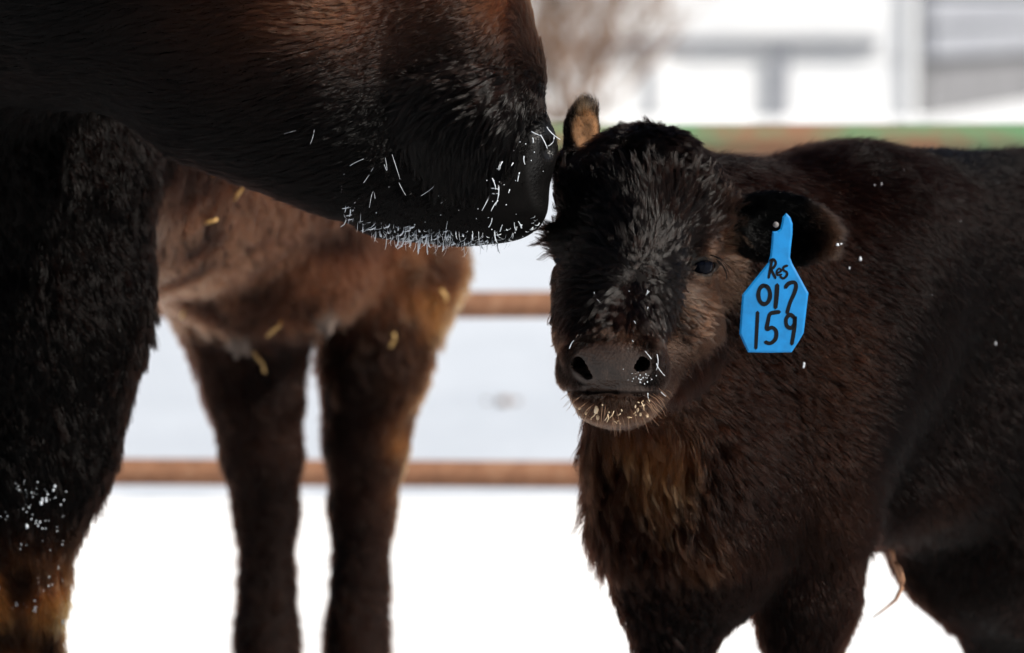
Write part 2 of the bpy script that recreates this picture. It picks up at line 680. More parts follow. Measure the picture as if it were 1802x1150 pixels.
rail(833, 0.0225, M['rust'], 'rail')
rail(533, 0.0225, M['rust'], 'rail')
rail(243, 0.027, M['green'], 'rail', label='top rail with flaking green paint')
rail(-40, 0.0225, M['rust'], 'rail')
rail(281, 0.008, M['steel'], 'cable', dy=0.03)
for x in (-4.1, -1.72, 2.35):
    o = mesh_obj('post', *tube([(x, FY + 0.065, -0.05), (x, FY + 0.065, 0.5), (x, FY + 0.065, 1.15)], [0.034] * 3, 16), M['rust'], fence)

# white building with grey ledge and posts on the terrace
BY = 20.0
bl = empty('white_building', (0, BY, 0.57), 'white board building with grey ledge behind the corral', 'building')


def bpos(px, py, y=BY):
    return P(px, py, y)


xl, xr = -4.4, bpos(1606, 0)[0]
z0 = 0.50
mesh_obj('wall', *box(((xl + xr) / 2, BY + 1.5, 1.75), (xr - xl - 0.02, 2.9, 2.5)), M['white_board'], bl, False)
n = 0
zb = z0
while zb < 3.0:
    hgt = 0.285
    mesh_obj('board', *box(((xl + xr) / 2, BY + 0.03, zb + hgt / 2), (xr - xl - 0.04, 0.04, hgt - 0.008)), M['white_board'], bl, False)
    zb += hgt
mesh_obj('ledge', *box(((xl + xr) / 2 - 0.06, BY - 0.005, bpos(0, 79)[2]), (xr - xl - 0.13, 0.03, 0.040)), M['grey_board'], bl, False)
for px, w, m in ((1372, 0.062, 'pale_board'), (1165, 0.035, 'white_board'), (900, 0.06, 'pale_board'), (650, 0.06, 'pale_board')):
    x = bpos(px, 0)[0]
    mesh_obj('post', *box((x, BY - 0.004, (bpos(0, 90)[2] + z0) / 2), (w, 0.026, bpos(0, 90)[2] - z0)), M[m], bl, False)
mesh_obj('corner_post', *box((xr, BY + 0.03, 1.75), (0.035, 0.09, 2.5)), M['white_board'], bl, False)
# roof of the building, out of view but closing it
rv = [(xl - .2, BY - .3, 3.0), (xr + .2, BY - .3, 3.0), (xr + .2, BY + 3.2, 3.0), (xl - .2, BY + 3.2, 3.0), (xl - .2, BY + 1.45, 3.9), (xr + .2, BY + 1.45, 3.9)]
mesh_obj('roof', [np.array(v) for v in rv], [(0, 1, 5, 4), (2, 3, 4, 5), (0, 4, 3), (1, 2, 5), (3, 2, 1, 0)], M['grey_board'], bl, False)

# grey shed receding behind its right corner
sh = empty('grey_shed', (1.9, 22, 0.57), 'grey slatted shed wall at the right end of the white building', 'building')
A0 = np.array([xr + 0.025, BY + 0.15]); A1 = np.array([2.9, 28.0])
dv = nrm(A1 - A0); nv = np.array([dv[1], -dv[0]])


def wall_strip(name, z_lo, z_hi, th, m, s0=0.0, s1=None):
    s1 = np.linalg.norm(A1 - A0) if s1 is None else s1
    V = []
    for s in (s0, s1):
        for tt in (0, th):
            for z in (z_lo, z_hi):
                q = A0 + dv * s + nv * tt
                V.append(np.array([q[0], q[1], z]))
    mesh_obj(name, V, [(0, 1, 3, 2), (4, 6, 7, 5), (0, 4, 5, 1), (2, 3, 7, 6), (0, 2, 6, 4), (1, 5, 7, 3)], m, sh, False)


wall_strip('backing', 0.45, 2.4, 0.02, M['dark_board'])
wall_strip('skirting', 0.46, 0.74, 0.05, M['dark_board'])
wall_strip('board', 0.79, 0.885, 0.07, M['pale_board'])
for q in range(12):
    zz = 0.90 + q * 0.115
    wall_strip('board', zz, zz + 0.10, 0.06, M['grey_board'] if q % 2 else M['pale_board'])
wall_strip('roof_edge', 2.41, 2.50, 0.25, M['grey_board'])

# bare brown bush beside the building
bush = empty('bare_bush', P(1000, 190, 18.6), 'bare brown twiggy bush in front of the white building', 'bush')
br = random.Random(4)
stem_parts = []
twigs = []
base = np.array(P(1000, 190, 18.6)); base[2] = 0.56


def branch(p, d, L, r, depth):
    pts = [p]; q = p.copy()
    for i in range(4):
        d = nrm(d + np.array([br.uniform(-.25, .25), br.uniform(-.25, .25), br.uniform(-.1, .2)]))
        q = q + d * L / 4
        pts.append(q.copy())
    (stem_parts if depth < 2 else twigs).append(tube(pts, [r * (1 - .15 * i) for i in range(5)], 5))
    if depth < 4:
        for i in range(4 if depth else 11):
            t = br.choice(pts[1:]) if depth else pts[0]
            nd = nrm(d * (0.6 if depth else 0) + np.array([br.uniform(-.9, 1.3), br.uniform(-.7, .7), br.uniform(.1, 0.9)]))
            branch(np.array(t), nd, L * br.uniform(.55, .8), r * .6, depth + 1)


branch(base, np.array([0, 0, 1.0]), 0.75, 0.02, 0)
mesh_obj('stem', *join(stem_parts), M['twig'], bush)
o = mesh_obj('twigs', *join(twigs), M['twig'], bush)
o['kind'] = 'stuff'
# ------------------------------------------------------------------ the calf
HS = 6.5 / FPX                                   # metres per photo pixel at the calf's head


def calf_field():
    lo, hi = P(920, 800, 6.5), P(1500, 165, 6.5)
    fx = axis_grid(0.0, 0.92, 0.009, lo[0], hi[0], 0.0027)
    fy = axis_grid(6.30, 7.75, 0.009, 6.325, 6.70, 0.0030)
    zm0, zm1 = P(1085, 755, 6.41)[2], P(1085, 590, 6.41)[2]
    fz = axis_grid(-0.02, 0.86, 0.009, lo[2], hi[2], 0.0027)
    fz = [z for z in fz if z < zm0 - 0.001] + list(np.arange(zm0, zm1, 0.0014)) + [z for z in fz if z > zm1 + 0.001]
    f = Field(fx, fy, fz)
    s = HS
    # trunk, rump, neck
    up = np.array([0, 0, 1.0])
    f.cap(P(1400, 640, 6.98), P(1820, 610, 7.40), 0.155, 0.155, 0.05, (up, 1.32))
    f.ell(P(1830, 560, 7.42), (0.17, 0.20, 0.20), 0.06)
    f.ell(P(1470, 500, 6.98), (0.13, 0.15, 0.155), 0.06)                 # withers
    f.cap(P(1520, 455, 7.03), P(1840, 470, 7.42), 0.132, 0.135, 0.05)     # back
    f.cap(P(1165, 420, 6.74), P(1390, 560, 6.94), 0.092, 0.165, 0.05, (up, 1.15))    # neck
    f.ell(P(1240, 845, 6.80), (0.112, 0.115, 0.180), 0.07)               # brisket
    f.ell(P(1410, 760, 6.86), (0.095, 0.10, 0.17), 0.06)                 # near shoulder
    f.ell(P(1128, 830, 6.78), (0.050, 0.08, 0.13), 0.05)                # far shoulder
    f.cap(P(1130, 640, 6.68), P(1200, 760, 6.78), 0.060, 0.090, 0.05)    # throat
    # legs to the hooves
    def leg(pts, rs):
        f.chain(pts, rs, 0.035)
    a = P(1175, 930, 6.80)
    leg([a, P(1183, 1060, 6.80), np.array([P(1188, 0, 6.80)[0], 6.80, 0.20]), np.array([P(1188, 0, 6.80)[0], 6.81, 0.09]), np.array([P(1188, 0, 6.80)[0], 6.80, 0.035])],
        [0.068, 0.052, 0.036, 0.024, 0.032])
    a = P(1425, 930, 6.87)
    leg([a, P(1418, 1060, 6.87), np.array([P(1416, 0, 6.87)[0], 6.87, 0.20]), np.array([P(1416, 0, 6.87)[0], 6.88, 0.09]), np.array([P(1416, 0, 6.87)[0], 6.87, 0.035])],
        [0.074, 0.056, 0.038, 0.025, 0.033])
    for dx, dy in ((0, 0), (0.165, 0.16)):
        o = np.array([dx, dy, 0])
        leg([P(1795, 780, 7.30) + o, P(1722, 935, 7.23) + o, P(1790, 1110, 7.38) + o, np.array([P(1812, 0, 7.4)[0], 7.46, 0.27]) + o, np.array([P(1805, 0, 7.4)[0], 7.43, 0.10]) + o, np.array([P(1800, 0, 7.4)[0], 7.41, 0.035]) + o],
            [0.15, 0.108, 0.066, 0.040, 0.026, 0.034])
    f.ell(P(1545, 860, 7.06), (0.09, 0.12, 0.055), 0.06)
    f.cap(P(1640, 800, 7.14), P(1760, 760, 7.26), 0.10, 0.12, 0.08)         # flank in front of the thigh                 # belly
    # head
    f.ell(P(1127, 350, 6.605), (146 * s, 0.085, 104 * s), 0.03)          # cranium
    f.ell(P(1138, 278, 6.615), (60 * s, 0.05, 34 * s), 0.05)             # poll
    f.cap(P(1112, 410, 6.560), P(1084, 585, 6.440), 102 * s, 72 * s, 0.035)
    f.ell(P(1196, 540, 6.618), (72 * s, 0.088, 122 * s), 0.035)           # cheek lit
    f.ell(P(1045, 520, 6.620), (74 * s, 0.085, 125 * s), 0.04)           # cheek away
    f.cap(P(1182, 612, 6.60), P(1112, 688, 6.470), 64 * s, 52 * s, 0.04)  # jaw
    f.cap(P(1050, 610, 6.59), P(1070, 690, 6.475), 60 * s, 52 * s, 0.04)
    f.ell(P(1226, 436, 6.566), (36 * s, 0.024, 20 * s), 0.022)           # brow
    f.ell(P(1000, 425, 6.560), (28 * s, 0.020, 20 * s), 0.022)
    f.ell(P(1078, 632, 6.428), (92 * s, 0.046, 58 * s), 0.022)           # muzzle
    f.ell(P(1130, 660, 6.424), (44 * s, 0.030, 36 * s), 0.014)           # lip pads
    f.ell(P(1024, 660, 6.424), (42 * s, 0.030, 36 * s), 0.014)
    f.ell(P(1074, 628, 6.394), (58 * s, 0.016, 44 * s), 0.022)           # nose pad
    f.ell(P(1084, 712, 6.438), (68 * s, 0.042, 36 * s), 0.012)           # chin
    f.ell(P(1084, 698, 6.419), (74 * s, 0.034, 26 * s), 0.012)
    # nostril rims then nostrils
    f.ell(P(1018, 626, 6.396), (28 * s, 0.015, 30 * s), 0.010)
    f.ell(P(1134, 624, 6.397), (28 * s, 0.015, 30 * s), 0.010)
    f.chain([P(1010, 618, 6.392), P(1020, 638, 6.390), P(1036, 656, 6.390)], [10 * s, 14 * s, 11 * s], 0.004, sub=True)
    f.chain([P(1012, 622, 6.402), P(1022, 640, 6.404), P(1034, 653, 6.402)], [8 * s, 12 * s, 9 * s], 0.004, sub=True)
    f.cap(P(1020, 636, 6.40), P(1030, 640, 6.45), 11 * s, 9 * s, 0.004, sub=True)
    f.chain([P(1144, 620, 6.396), P(1128, 638, 6.390), P(1108, 652, 6.390)], [11 * s, 14 * s, 10 * s], 0.004, sub=True)
    f.chain([P(1140, 624, 6.404), P(1126, 640, 6.404), P(1111, 650, 6.402)], [9 * s, 12 * s, 9 * s], 0.004, sub=True)
    f.cap(P(1130, 636, 6.40), P(1120, 640, 6.45), 11 * s, 9 * s, 0.004, sub=True)
    f.cap(P(1074, 652, 6.377), P(1076, 688, 6.386), 2.2 * s, 3.0 * s, 0.006, sub=True)     # philtrum
    # mouth line
    mp = [P(990, 672, 6.440), P(1013, 687, 6.408), P(1050, 690, 6.392), P(1085, 692, 6.390), P(1120, 697, 6.392), P(1150, 697, 6.406), P(1180, 682, 6.440)]
    f.chain(mp, [2.3 * s] * len(mp), 0.003, sub=True)
    # eye sockets
    f.ell(P(1236, 467, 6.545), (23 * s, 0.016, 16 * s), 0.010, sub=True)
    f.ell(P(974, 452, 6.556), (14 * s, 0.015, 14 * s), 0.012, sub=True)
    f.chain([P(1205, 476, 6.548), P(1220, 456, 6.546), P(1242, 451, 6.553), P(1267, 463, 6.568)], [5 * s, 7 * s, 7 * s, 5 * s], 0.006)
    f.chain([P(1205, 476, 6.548), P(1224, 488, 6.550), P(1249, 486, 6.558), P(1267, 464, 6.570)], [4 * s, 4.5 * s, 4.5 * s, 4 * s], 0.006)
    # ears: drooping cup on the right, folded upright ear behind the poll on the left
    ca, sa = math.cos(math.radians(-12)), math.sin(math.radians(-12))
    R = np.array([[ca, 0, sa], [0, 1, 0], [-sa, 0, ca]])
    R = np.array([[ca, 0, -sa], [0, 1, 0], [sa, 0, ca]])
    f.cap(P(1262, 395, 6.63), P(1330, 402, 6.625), 0.030, 0.030, 0.03)
    f.ell(P(1376, 402, 6.615), (96 * s, 0.019, 62 * s), 0.014, R)
    f.ell(P(1384, 414, 6.596), (78 * s, 0.017, 44 * s), 0.008, R, sub=True)
    f.cap(P(1020, 300, 6.64), P(1024, 222, 6.645), 0.024, 0.0195, 0.016, (np.array([0, 1.0, 0]), 0.7))
    f.cap(P(1024, 222, 6.645), P(1030, 203, 6.645), 0.0195, 0.0135, 0.01, (np.array([0, 1.0, 0]), 0.7))
    f.ell(P(1028, 226, 6.629), (17 * s, 0.006, 32 * s), 0.006, sub=True)
    return f


V, Q = calf_field().mesh()
V = relax(V, Q, 3, 0.5)
N = vert_normals(V, Q)
calf = empty('calf', (P(1300, 0, 6.85)[0], 6.85, 0), 'small black-brown fluffy calf with blue ear tag facing the camera', 'calf')
vx, vy = to_px(V)


def calf_bare(p, n):
    x, y = to_px(p)
    e = ((x - 1077) / (76 - 0.10 * (670 - y))) ** 2 + ((y - 641) / 46) ** 2
    b = (1 - sstep(e, 0.85, 1.12)) * (p[:, 1] < 6.47)
    lip = (1 - sstep(np.abs(y - 684) , 3, 6)) * (np.abs(x - 1085) < 92) * (p[:, 1] < 6.455)
    return np.maximum(b, lip)


cb = calf_bare(V, N)
ear_in = np.exp(-(((vx - 1384) / 75) ** 2 + ((vy - 414) / 42) ** 2) ** 2) * (V[:, 1] < 6.64)
def calf_is_head(p, x, y):
    lim = 6.70 - 0.19 * sstep(y + 0.55 * (x - 1085), 640, 730)
    return (p[:, 1] < lim) & (x < 1320) & (y < 790)


def calf_style(p, n):
    x, y = to_px(p)
    N_ = len(p)
    z3 = np.zeros(N_)
    head = calf_is_head(p, x, y)
    ear = (x > 1292) & (x < 1500) & (y > 310) & (y < 500) & (p[:, 1] < 6.665)
    ear2 = (x < 1062) & (y < 262) & (p[:, 1] > 6.60)
    face = head & ~ear & ~ear2
    v3 = lambda dx, dd, dy: np.stack([dx, dd, -dy], -1)
    # --- body: hair runs back and down along the trunk, whirls on the chest
    nz1 = vnoise(p, 9, 21) - 0.5; nz2 = vnoise(p, 9, 22) - 0.5; nz3 = vnoise(p, 9, 23) - 0.5
    flow = np.stack([0.55 + 1.1 * nz1, 0.45 + 0.8 * nz3, -0.75 + 1.0 * nz2], -1)
    chest = sstep(-(x - 1330), 0, 120) * sstep(y, 700, 780)
    flow += chest[:, None] * np.stack([-0.2 + 2.2 * nz1, -0.4 + z3, -0.55 + 1.8 * nz2], -1)
    length = (0.031 + 0.014 * chest) * (0.7 + 0.6 * vnoise(p, 11, 27))
    lift = 0.44 + 0.20 * chest
    wave = 0.0007 + 0.0026 * chest; freq = np.full(N_, 0.9)
    clump = 0.30 + 0.50 * chest + 0.25 * vnoise(p, 7, 28)
    radius = np.full(N_, 0.00026)
    jitter = np.full(N_, 0.30)
    grav = np.full(N_, 0.15)
    black = np.array([0.0028, 0.0007, 0.0004])
    brown = np.array([0.082, 0.042, 0.025])
    warm = np.array([0.105, 0.044, 0.016])
    mixb = -0.10 + 0.40 * vnoise(p, 9, 31)
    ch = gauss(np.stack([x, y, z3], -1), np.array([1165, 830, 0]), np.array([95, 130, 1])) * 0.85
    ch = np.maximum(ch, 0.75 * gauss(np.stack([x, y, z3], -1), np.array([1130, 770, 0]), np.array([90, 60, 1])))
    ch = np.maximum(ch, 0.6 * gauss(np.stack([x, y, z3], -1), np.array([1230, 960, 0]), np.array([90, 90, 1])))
    shd = 0.35 * gauss(np.stack([x, y, z3], -1), np.array([1440, 820, 0]), np.array([90, 260, 1])) - 0.45 * sstep(x, 1500, 1600) * sstep(-y, -900, -760)  # shoulder sheen and flank shadow put into the coat colour
    fl_ = 0.30 * gauss(np.stack([x - (y - 850) * -0.9, y, z3], -1), np.array([1680, 850, 0]), np.array([40, 110, 1]))  # sunlit flank fold painted as warmer fur
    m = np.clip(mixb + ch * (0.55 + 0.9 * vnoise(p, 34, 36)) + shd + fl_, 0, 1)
    colour = cmix(black, warm, m) * (1 - 0.4 * sstep(x, 1490, 1620))[:, None]  # shadowed rear flank painted blacker
    # legs
    lg = p[:, 2] < 0.30
    flow[lg] = np.stack([0.1 + nz1, z3 + 0.3 * nz3, -1.0 + z3], -1)[lg]
    length[lg] = 0.020
    sl = p[:, 2] < 0.16
    length[sl] = 0.009
    # --- head
    wx, wy = x - 1128, y - 487
    r = np.hypot(wx, wy) + 1e-3
    fx_, fy_ = wx / r, wy / r
    n1 = vnoise(p, 24, 41) - 0.5; n2 = vnoise(p, 24, 42) - 0.5
    hf = v3(fx_ + 0.8 * n1, 0.15 + z3, fy_ + 0.8 * n2)
    # crown tuft rises and falls outward
    top = sstep(-y, -345, -290)
    side_w = (x - 1125) / 140
    hf = hf * (1 - top[:, None]) + top[:, None] * v3(1.1 * side_w + 1.2 * n1, -0.25 + 1.0 * n2, -0.25 + 0.9 * (n2) + 0.5 * np.abs(side_w))
    # cheeks run back and down
    nb = 60 * (vnoise(p, 40, 71) - 0.5)
    cheek = sstep(x + 0.25 * (y - 470) + nb, 1185, 1240) * sstep(y + nb, 390, 480)
    cheek = np.maximum(cheek, sstep(y + nb, 545, 610) * sstep(np.abs(x - 1085), 55, 95))
    cheekl = sstep(-x + nb, -1025, -980) * sstep(y, 400, 480)
    hf = hf * (1 - cheek[:, None]) + cheek[:, None] * v3(0.75 + 0.3 * n1, 0.6 + z3, 0.55 + 0.3 * n2)
    hf = hf * (1 - cheekl[:, None]) + cheekl[:, None] * v3(-0.45 + 0.3 * n1, 0.6 + z3, 0.75 + 0.3 * n2)
    chin = sstep(y, 686, 697)
    hf = hf * (1 - chin[:, None]) + chin[:, None] * v3((x - 1085) / 220 + 0.4 * n1, 0.2 + z3, 0.9 + 0.3 * n2)
    ck = np.maximum(cheek, cheekl)
    short = np.maximum(ck, np.maximum(chin, sstep(y, 565, 600) * (1 - chin)))
    hl = 0.026 * (1 - short) * (1 - 0.2 * top) + 0.011 * short
    hl = hl * (0.35 + 0.65 * sstep(r, 4, 70))
    fz_ = sstep(-np.abs(x - 1112), -125, -95) * sstep(-y, -590, -560) * sstep(y, 310, 360)
    hl = hl * (1 - 0.6 * fz_ * (1 - short))
    # edge of jaw fluff
    jaw = ck * sstep(x + 0.5 * (y - 560), 1235, 1280)
    hl = hl + 0.010 * jaw
    hl = np.where(chin > 0.5, 0.012, hl)
    flow[face] = hf[face]
    length[face] = hl[face]
    lift[face] = (0.24 * (1 - short) + 0.24 * short + 0.28 * top)[face]
    wave[face] = (0.0030 * (1 - short) * (1 - 0.4 * top) + 0.0004 * short)[face]
    freq[face] = 0.9
    clump[face] = (0.95 * (1 - short) * (1 - 0.15 * top) + 0.2 * short)[face]
    radius[face] = (0.00024 * (1 - short) + 0.00024 * short)[face]
    jitter[face] = (0.06 * (1 - short) + 0.22 * short + 0.25 * top)[face]
    grav[face] = 0.1
    fb = np.array([0.0030, 0.0013, 0.0009])
    g2 = lambda cx, cy, rx, ry: gauss(np.stack([x, y, z3], -1), np.array([cx, cy, 0]), np.array([rx, ry, 1]))
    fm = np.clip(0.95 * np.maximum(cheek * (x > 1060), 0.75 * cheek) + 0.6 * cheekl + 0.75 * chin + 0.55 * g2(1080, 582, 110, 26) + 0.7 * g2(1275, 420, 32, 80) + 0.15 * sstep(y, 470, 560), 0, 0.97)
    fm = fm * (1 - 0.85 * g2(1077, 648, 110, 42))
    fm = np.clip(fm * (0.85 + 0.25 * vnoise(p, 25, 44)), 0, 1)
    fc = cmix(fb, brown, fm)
    colour[face] = fc[face]
    # --- ears
    ef = v3(1.0 + 0.6 * n1, 0.1 + z3, 0.35 + 0.9 * n2)
    flow[ear] = ef[ear]
    length[ear] = (0.014 + 0.010 * sstep(x, 1410, 1460))[ear]
    lift[ear] = 0.30
    colour[ear] = (np.array([0.0002, 0.00012, 0.0001]) * np.ones((N_, 1)) + (0.02 * sstep(x, 1400, 1460))[:, None] * np.array([1, 0.5, 0.3]))[ear]
    clump[ear] = 0.4; radius[ear] = 0.00022; wave[ear] = 0.001; jitter[ear] = 0.35
    flow[ear2] = v3(0.1 + 0.5 * n1, z3, -1 + z3)[ear2]
    length[ear2] = (0.006 + 0.016 * sstep(-y, -214, -198))[ear2]
    lift[ear2] = 0.30; clump[ear2] = 0.35; radius[ear2] = 0.0002; wave[ear2] = 0.0003
    inn = (0.8 + 0.5 * (vnoise(p, 120, 88) - 0.5)) * (1 - sstep(((x - 1030) / 23) ** 2 + ((y - 228) / 36) ** 2, 0.6, 1.3)) * (n[:, 1] < 0)
    colour[ear2] = (np.array([0.012, 0.007, 0.005]) * (1 - inn[:, None]) + np.array([0.50, 0.27, 0.14]) * inn[:, None])[ear2]
    return dict(flow=flow, length=length, lift=lift, wave=wave, freq=freq, clump=clump, radius=radius, jitter=jitter, gravity=grav, colour=colour)


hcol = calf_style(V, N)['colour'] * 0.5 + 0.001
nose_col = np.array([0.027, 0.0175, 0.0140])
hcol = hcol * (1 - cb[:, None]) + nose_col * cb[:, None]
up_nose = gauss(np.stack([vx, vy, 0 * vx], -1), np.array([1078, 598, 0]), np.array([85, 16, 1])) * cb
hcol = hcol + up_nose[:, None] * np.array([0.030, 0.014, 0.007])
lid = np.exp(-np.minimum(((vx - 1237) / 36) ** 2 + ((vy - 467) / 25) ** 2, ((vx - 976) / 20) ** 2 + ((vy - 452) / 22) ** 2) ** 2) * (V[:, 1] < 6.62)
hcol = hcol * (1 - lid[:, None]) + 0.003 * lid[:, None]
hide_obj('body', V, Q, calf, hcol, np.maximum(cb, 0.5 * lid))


def calf_head_d(p, n):
    x, y = to_px(p)
    hd = calf_is_head(p, x, y) | ((p[:, 1] < 6.67) & (x < 1500) & (y < 500))
    eye = np.minimum(np.hypot((x - 1237) / 25, (y - 469) / 15), np.hypot((x - 976) / 12, (y - 452) / 12)) > 1
    return hd * (1 - calf_bare(p, n)) * eye


def calf_body_d(p, n):
    x, y = to_px(p)
    hd = calf_is_head(p, x, y) | ((p[:, 1] < 6.67) & (x < 1500) & (y < 500))
    vis = (x < 1950) & (p[:, 2] > 0.04)
    return (~hd) * vis * (0.35 + 0.65 * (p[:, 2] > 0.15))


grow('head_fur', calf, V, Q, N, 190000, calf_head_d, calf_style, M['wet_fur'], 8, 22)


def forelock_style(p, n):
    st = calf_style(p, n)
    x, y = to_px(p)
    r = np.hypot(x - 1128, y - 487)
    k = len(p)
    low = sstep(y, 500, 560)
    st['length'] = (0.046 - 0.014 * low) * (0.45 + 0.55 * sstep(r, 5, 60))
    st['bulge'] = 0.15
    st['lift'] = np.full(k, 0.15); st['jitter'] = np.full(k, 0.04)
    st['wave'] = 0.0029 - 0.0006 * low; st['freq'] = np.full(k, 1.55)
    st['clump'] = np.full(k, 0.99); st['radius'] = np.full(k, 0.00026); st['gravity'] = np.full(k, 0.12)
    st['stray'] = 1.0
    return st


def forelock_d(p, n):
    x, y = to_px(p)
    return calf_is_head(p, x, y) * (1 - calf_bare(p, n)) * (np.abs(x - 1112) < 118) * sstep(-y, -585, -560) * sstep(y, 300, 350) * (n[:, 1] < -0.05) * (np.hypot((x - 1237) / 44, (y - 467) / 34) > 1)


grow('forelock', calf, V, Q, N, 62000, forelock_d, forelock_style, M['lock'], 16, 34, 0.12)
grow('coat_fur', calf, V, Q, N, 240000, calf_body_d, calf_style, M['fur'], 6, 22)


def ball(c, r, seg=24, rings=14):
    c = np.asarray(c, float); r = np.asarray(r, float) * np.ones(3)
    Vv, Ff = [c + r * np.array([0, 0, 1])], []
    for i in range(1, rings):
        a = math.pi * i / rings
        for j in range(seg):
            t = 2 * math.pi * j / seg
            Vv.append(c + r * np.array([math.sin(a) * math.cos(t), math.sin(a) * math.sin(t), math.cos(a)]))
    Vv.append(c - r * np.array([0, 0, 1]))
    for j in range(seg):
        Ff.append((0, 1 + j, 1 + (j + 1) % seg))
        b0 = 1 + (rings - 2) * seg
        Ff.append((len(Vv) - 1, b0 + (j + 1) % seg, b0 + j))
    for i in range(rings - 2):
        for j in range(seg):
            a = 1 + i * seg + j; b = 1 + i * seg + (j + 1) % seg
            Ff.append((a, a + seg, b + seg, b))
    return Vv, Ff


mesh_obj('eye', *ball(P(1234, 467, 6.562), 0.0140), M['eye'], calf)
mesh_obj('eye', *ball(P(991, 452, 6.578), 0.0120), M['eye'], calf)
# ------------------------------------------------------------------ the cow
def cow_field():
    lo, hi = P(640, 470, 6.56), P(1000, -160, 6.56)
    fx = axis_grid(-1.30, 0.12, 0.010, lo[0], hi[0], 0.0040)
    fy = axis_grid(6.18, 8.75, 0.012, 6.42, 6.70, 0.0045)
    fz = axis_grid(-0.10, 1.55, 0.010, lo[2], hi[2], 0.0040)
    f = Field(fx, fy, fz)
    up = np.array([0, 0, 1.0])
    s = 6.55 / FPX
    # trunk from shoulders to rump
    F0, H0 = np.array([-0.76, 7.12, 0.96]), np.array([-0.33, 8.16, 0.93])
    f.cap(F0, H0, 0.30, 0.285, 0.10, (up, 1.30))
    f.ell((-0.71, 7.05, 1.15), (0.27, 0.30, 0.34), 0.12)                    # shoulders
    f.ell((-0.31, 8.26, 0.98), (0.25, 0.26, 0.34), 0.10)                    # rump
    # near foreleg
    f.chain([P(60, 330, 7.02), P(80, 560, 7.02), P(70, 790, 7.02), P(38, 930, 7.02)], [0.155, 0.112, 0.076, 0.060], 0.08)
    kx = P(30, 0, 7.02)[0]
    f.chain([P(38, 930, 7.02), np.array([kx, 7.02, 0.24]), np.array([kx + 0.005, 7.04, 0.11]), np.array([kx, 7.01, 0.045])], [0.062, 0.052, 0.044, 0.058], 0.03)
    # other foreleg
    f.chain([np.array([-0.93, 6.98, 0.75]), np.array([-0.93, 6.98, 0.36]), np.array([-0.93, 7.0, 0.13]), np.array([-0.93, 6.98, 0.045])], [0.13, 0.066, 0.045, 0.058], 0.06)
    # hind legs
    hl = [P(425, 520, 8.16), P(448, 690, 8.16), P(460, 800, 8.18), P(468, 900, 8.20), P(470, 1030, 8.20), P(470, 1110, 8.19)]
    f.chain(hl, [0.105, 0.068, 0.058, 0.046, 0.039, 0.047], 0.022)
    f.chain([hl[-1], np.array([hl[-1][0], 8.17, -0.010])], [0.044, 0.054], 0.02)
    hr = [P(690, 470, 8.24), P(658, 640, 8.22), P(644, 780, 8.24), P(637, 900, 8.26), P(634, 1030, 8.26), P(628, 1110, 8.25)]
    f.chain(hr, [0.112, 0.077, 0.061, 0.047, 0.041, 0.048], 0.022)
    f.chain([hr[-1], np.array([hr[-1][0], 8.23, -0.010])], [0.044, 0.054], 0.02)
    # udder and teats
    f.ell(P(480, 490, 8.04), (0.140, 0.12, 0.085), 0.09)
    f.cap(P(577, 530, 7.97), P(577, 592, 7.97), 0.013, 0.010, 0.015)
    f.cap(P(418, 560, 7.99), P(416, 630, 7.99), 0.013, 0.010, 0.015)
    f.cap(P(520, 570, 8.10), P(520, 600, 8.10), 0.016, 0.012, 0.02)
    # neck from shoulders forward and round to the head
    f.chain([np.array([-0.70, 6.95, 1.12]), np.array([-0.58, 6.72, 1.10]), P(250, -130, 6.60)], [0.27, 0.225, 0.185], 0.12)
    f.chain([P(250, -130, 6.60), P(520, -30, 6.55)], [0.185, 0.165], 0.10)
    # head: skull above the frame, jaw, nose bridge, muzzle
    f.ell(P(640, -260, 6.52), (0.16, 0.12, 0.16), 0.08)
    f.cap(P(640, -190, 6.53), P(828, 130, 6.555), 0.140, 0.076, 0.06)
    f.cap(P(470, 95, 6.545), P(705, 300, 6.555), 0.150, 0.080, 0.08)            # jaw
    f.cap(P(778, 70, 6.545), P(845, 285, 6.560), 0.096, 0.076, 0.05)
    f.ell(P(860, 310, 6.555), (100 * s, 0.068, 92 * s), 0.030)                  # muzzle
    f.ell(P(820, 366, 6.555), (122 * s, 0.058, 64 * s), 0.025)
    f.ell(P(900, 368, 6.55), (58 * s, 0.045, 48 * s), 0.02)                   # chin and lips
    f.ell(P(932, 256, 6.545), (48 * s, 0.045, 50 * s), 0.02)                   # nose
    f.ell(P(966, 262, 6.515), (11 * s, 0.016, 15 * s), 0.010, sub=True)          # nostril
    # mouth line along the lip
    mp = [P(945, 388, 6.52), P(890, 384, 6.49), P(830, 372, 6.483), P(770, 350, 6.482), P(720, 320, 6.484)]
    f.chain(mp, [2.5 * s] * len(mp), 0.006, sub=True)
    return f


V, Q = cow_field().mesh()
V = relax(V, Q, 3, 0.5)
N = vert_normals(V, Q)
cow = empty('cow', (-0.55, 7.6, 0), 'large dark brown cow bending her frosty muzzle to the calf', 'cow')
vx, vy = to_px(V)


def cow_bare(p, n):
    x, y = to_px(p)
    b = 1 - sstep(((x - 962) / 34) ** 2 + ((y - 290) / 85) ** 2, 0.3, 1.5)
    return b * (p[:, 1] < 6.66) * (x > 850)


def teat_mask(p):
    x, y = to_px(p)
    d = np.minimum(np.hypot((x - 577) / 26, (y - 578) / 34), np.hypot((x - 417) / 28, (y - 618) / 32))
    return (1 - sstep(d, 0.7, 1.2)) * (p[:, 1] > 7.85) * (p[:, 1] < 8.06)


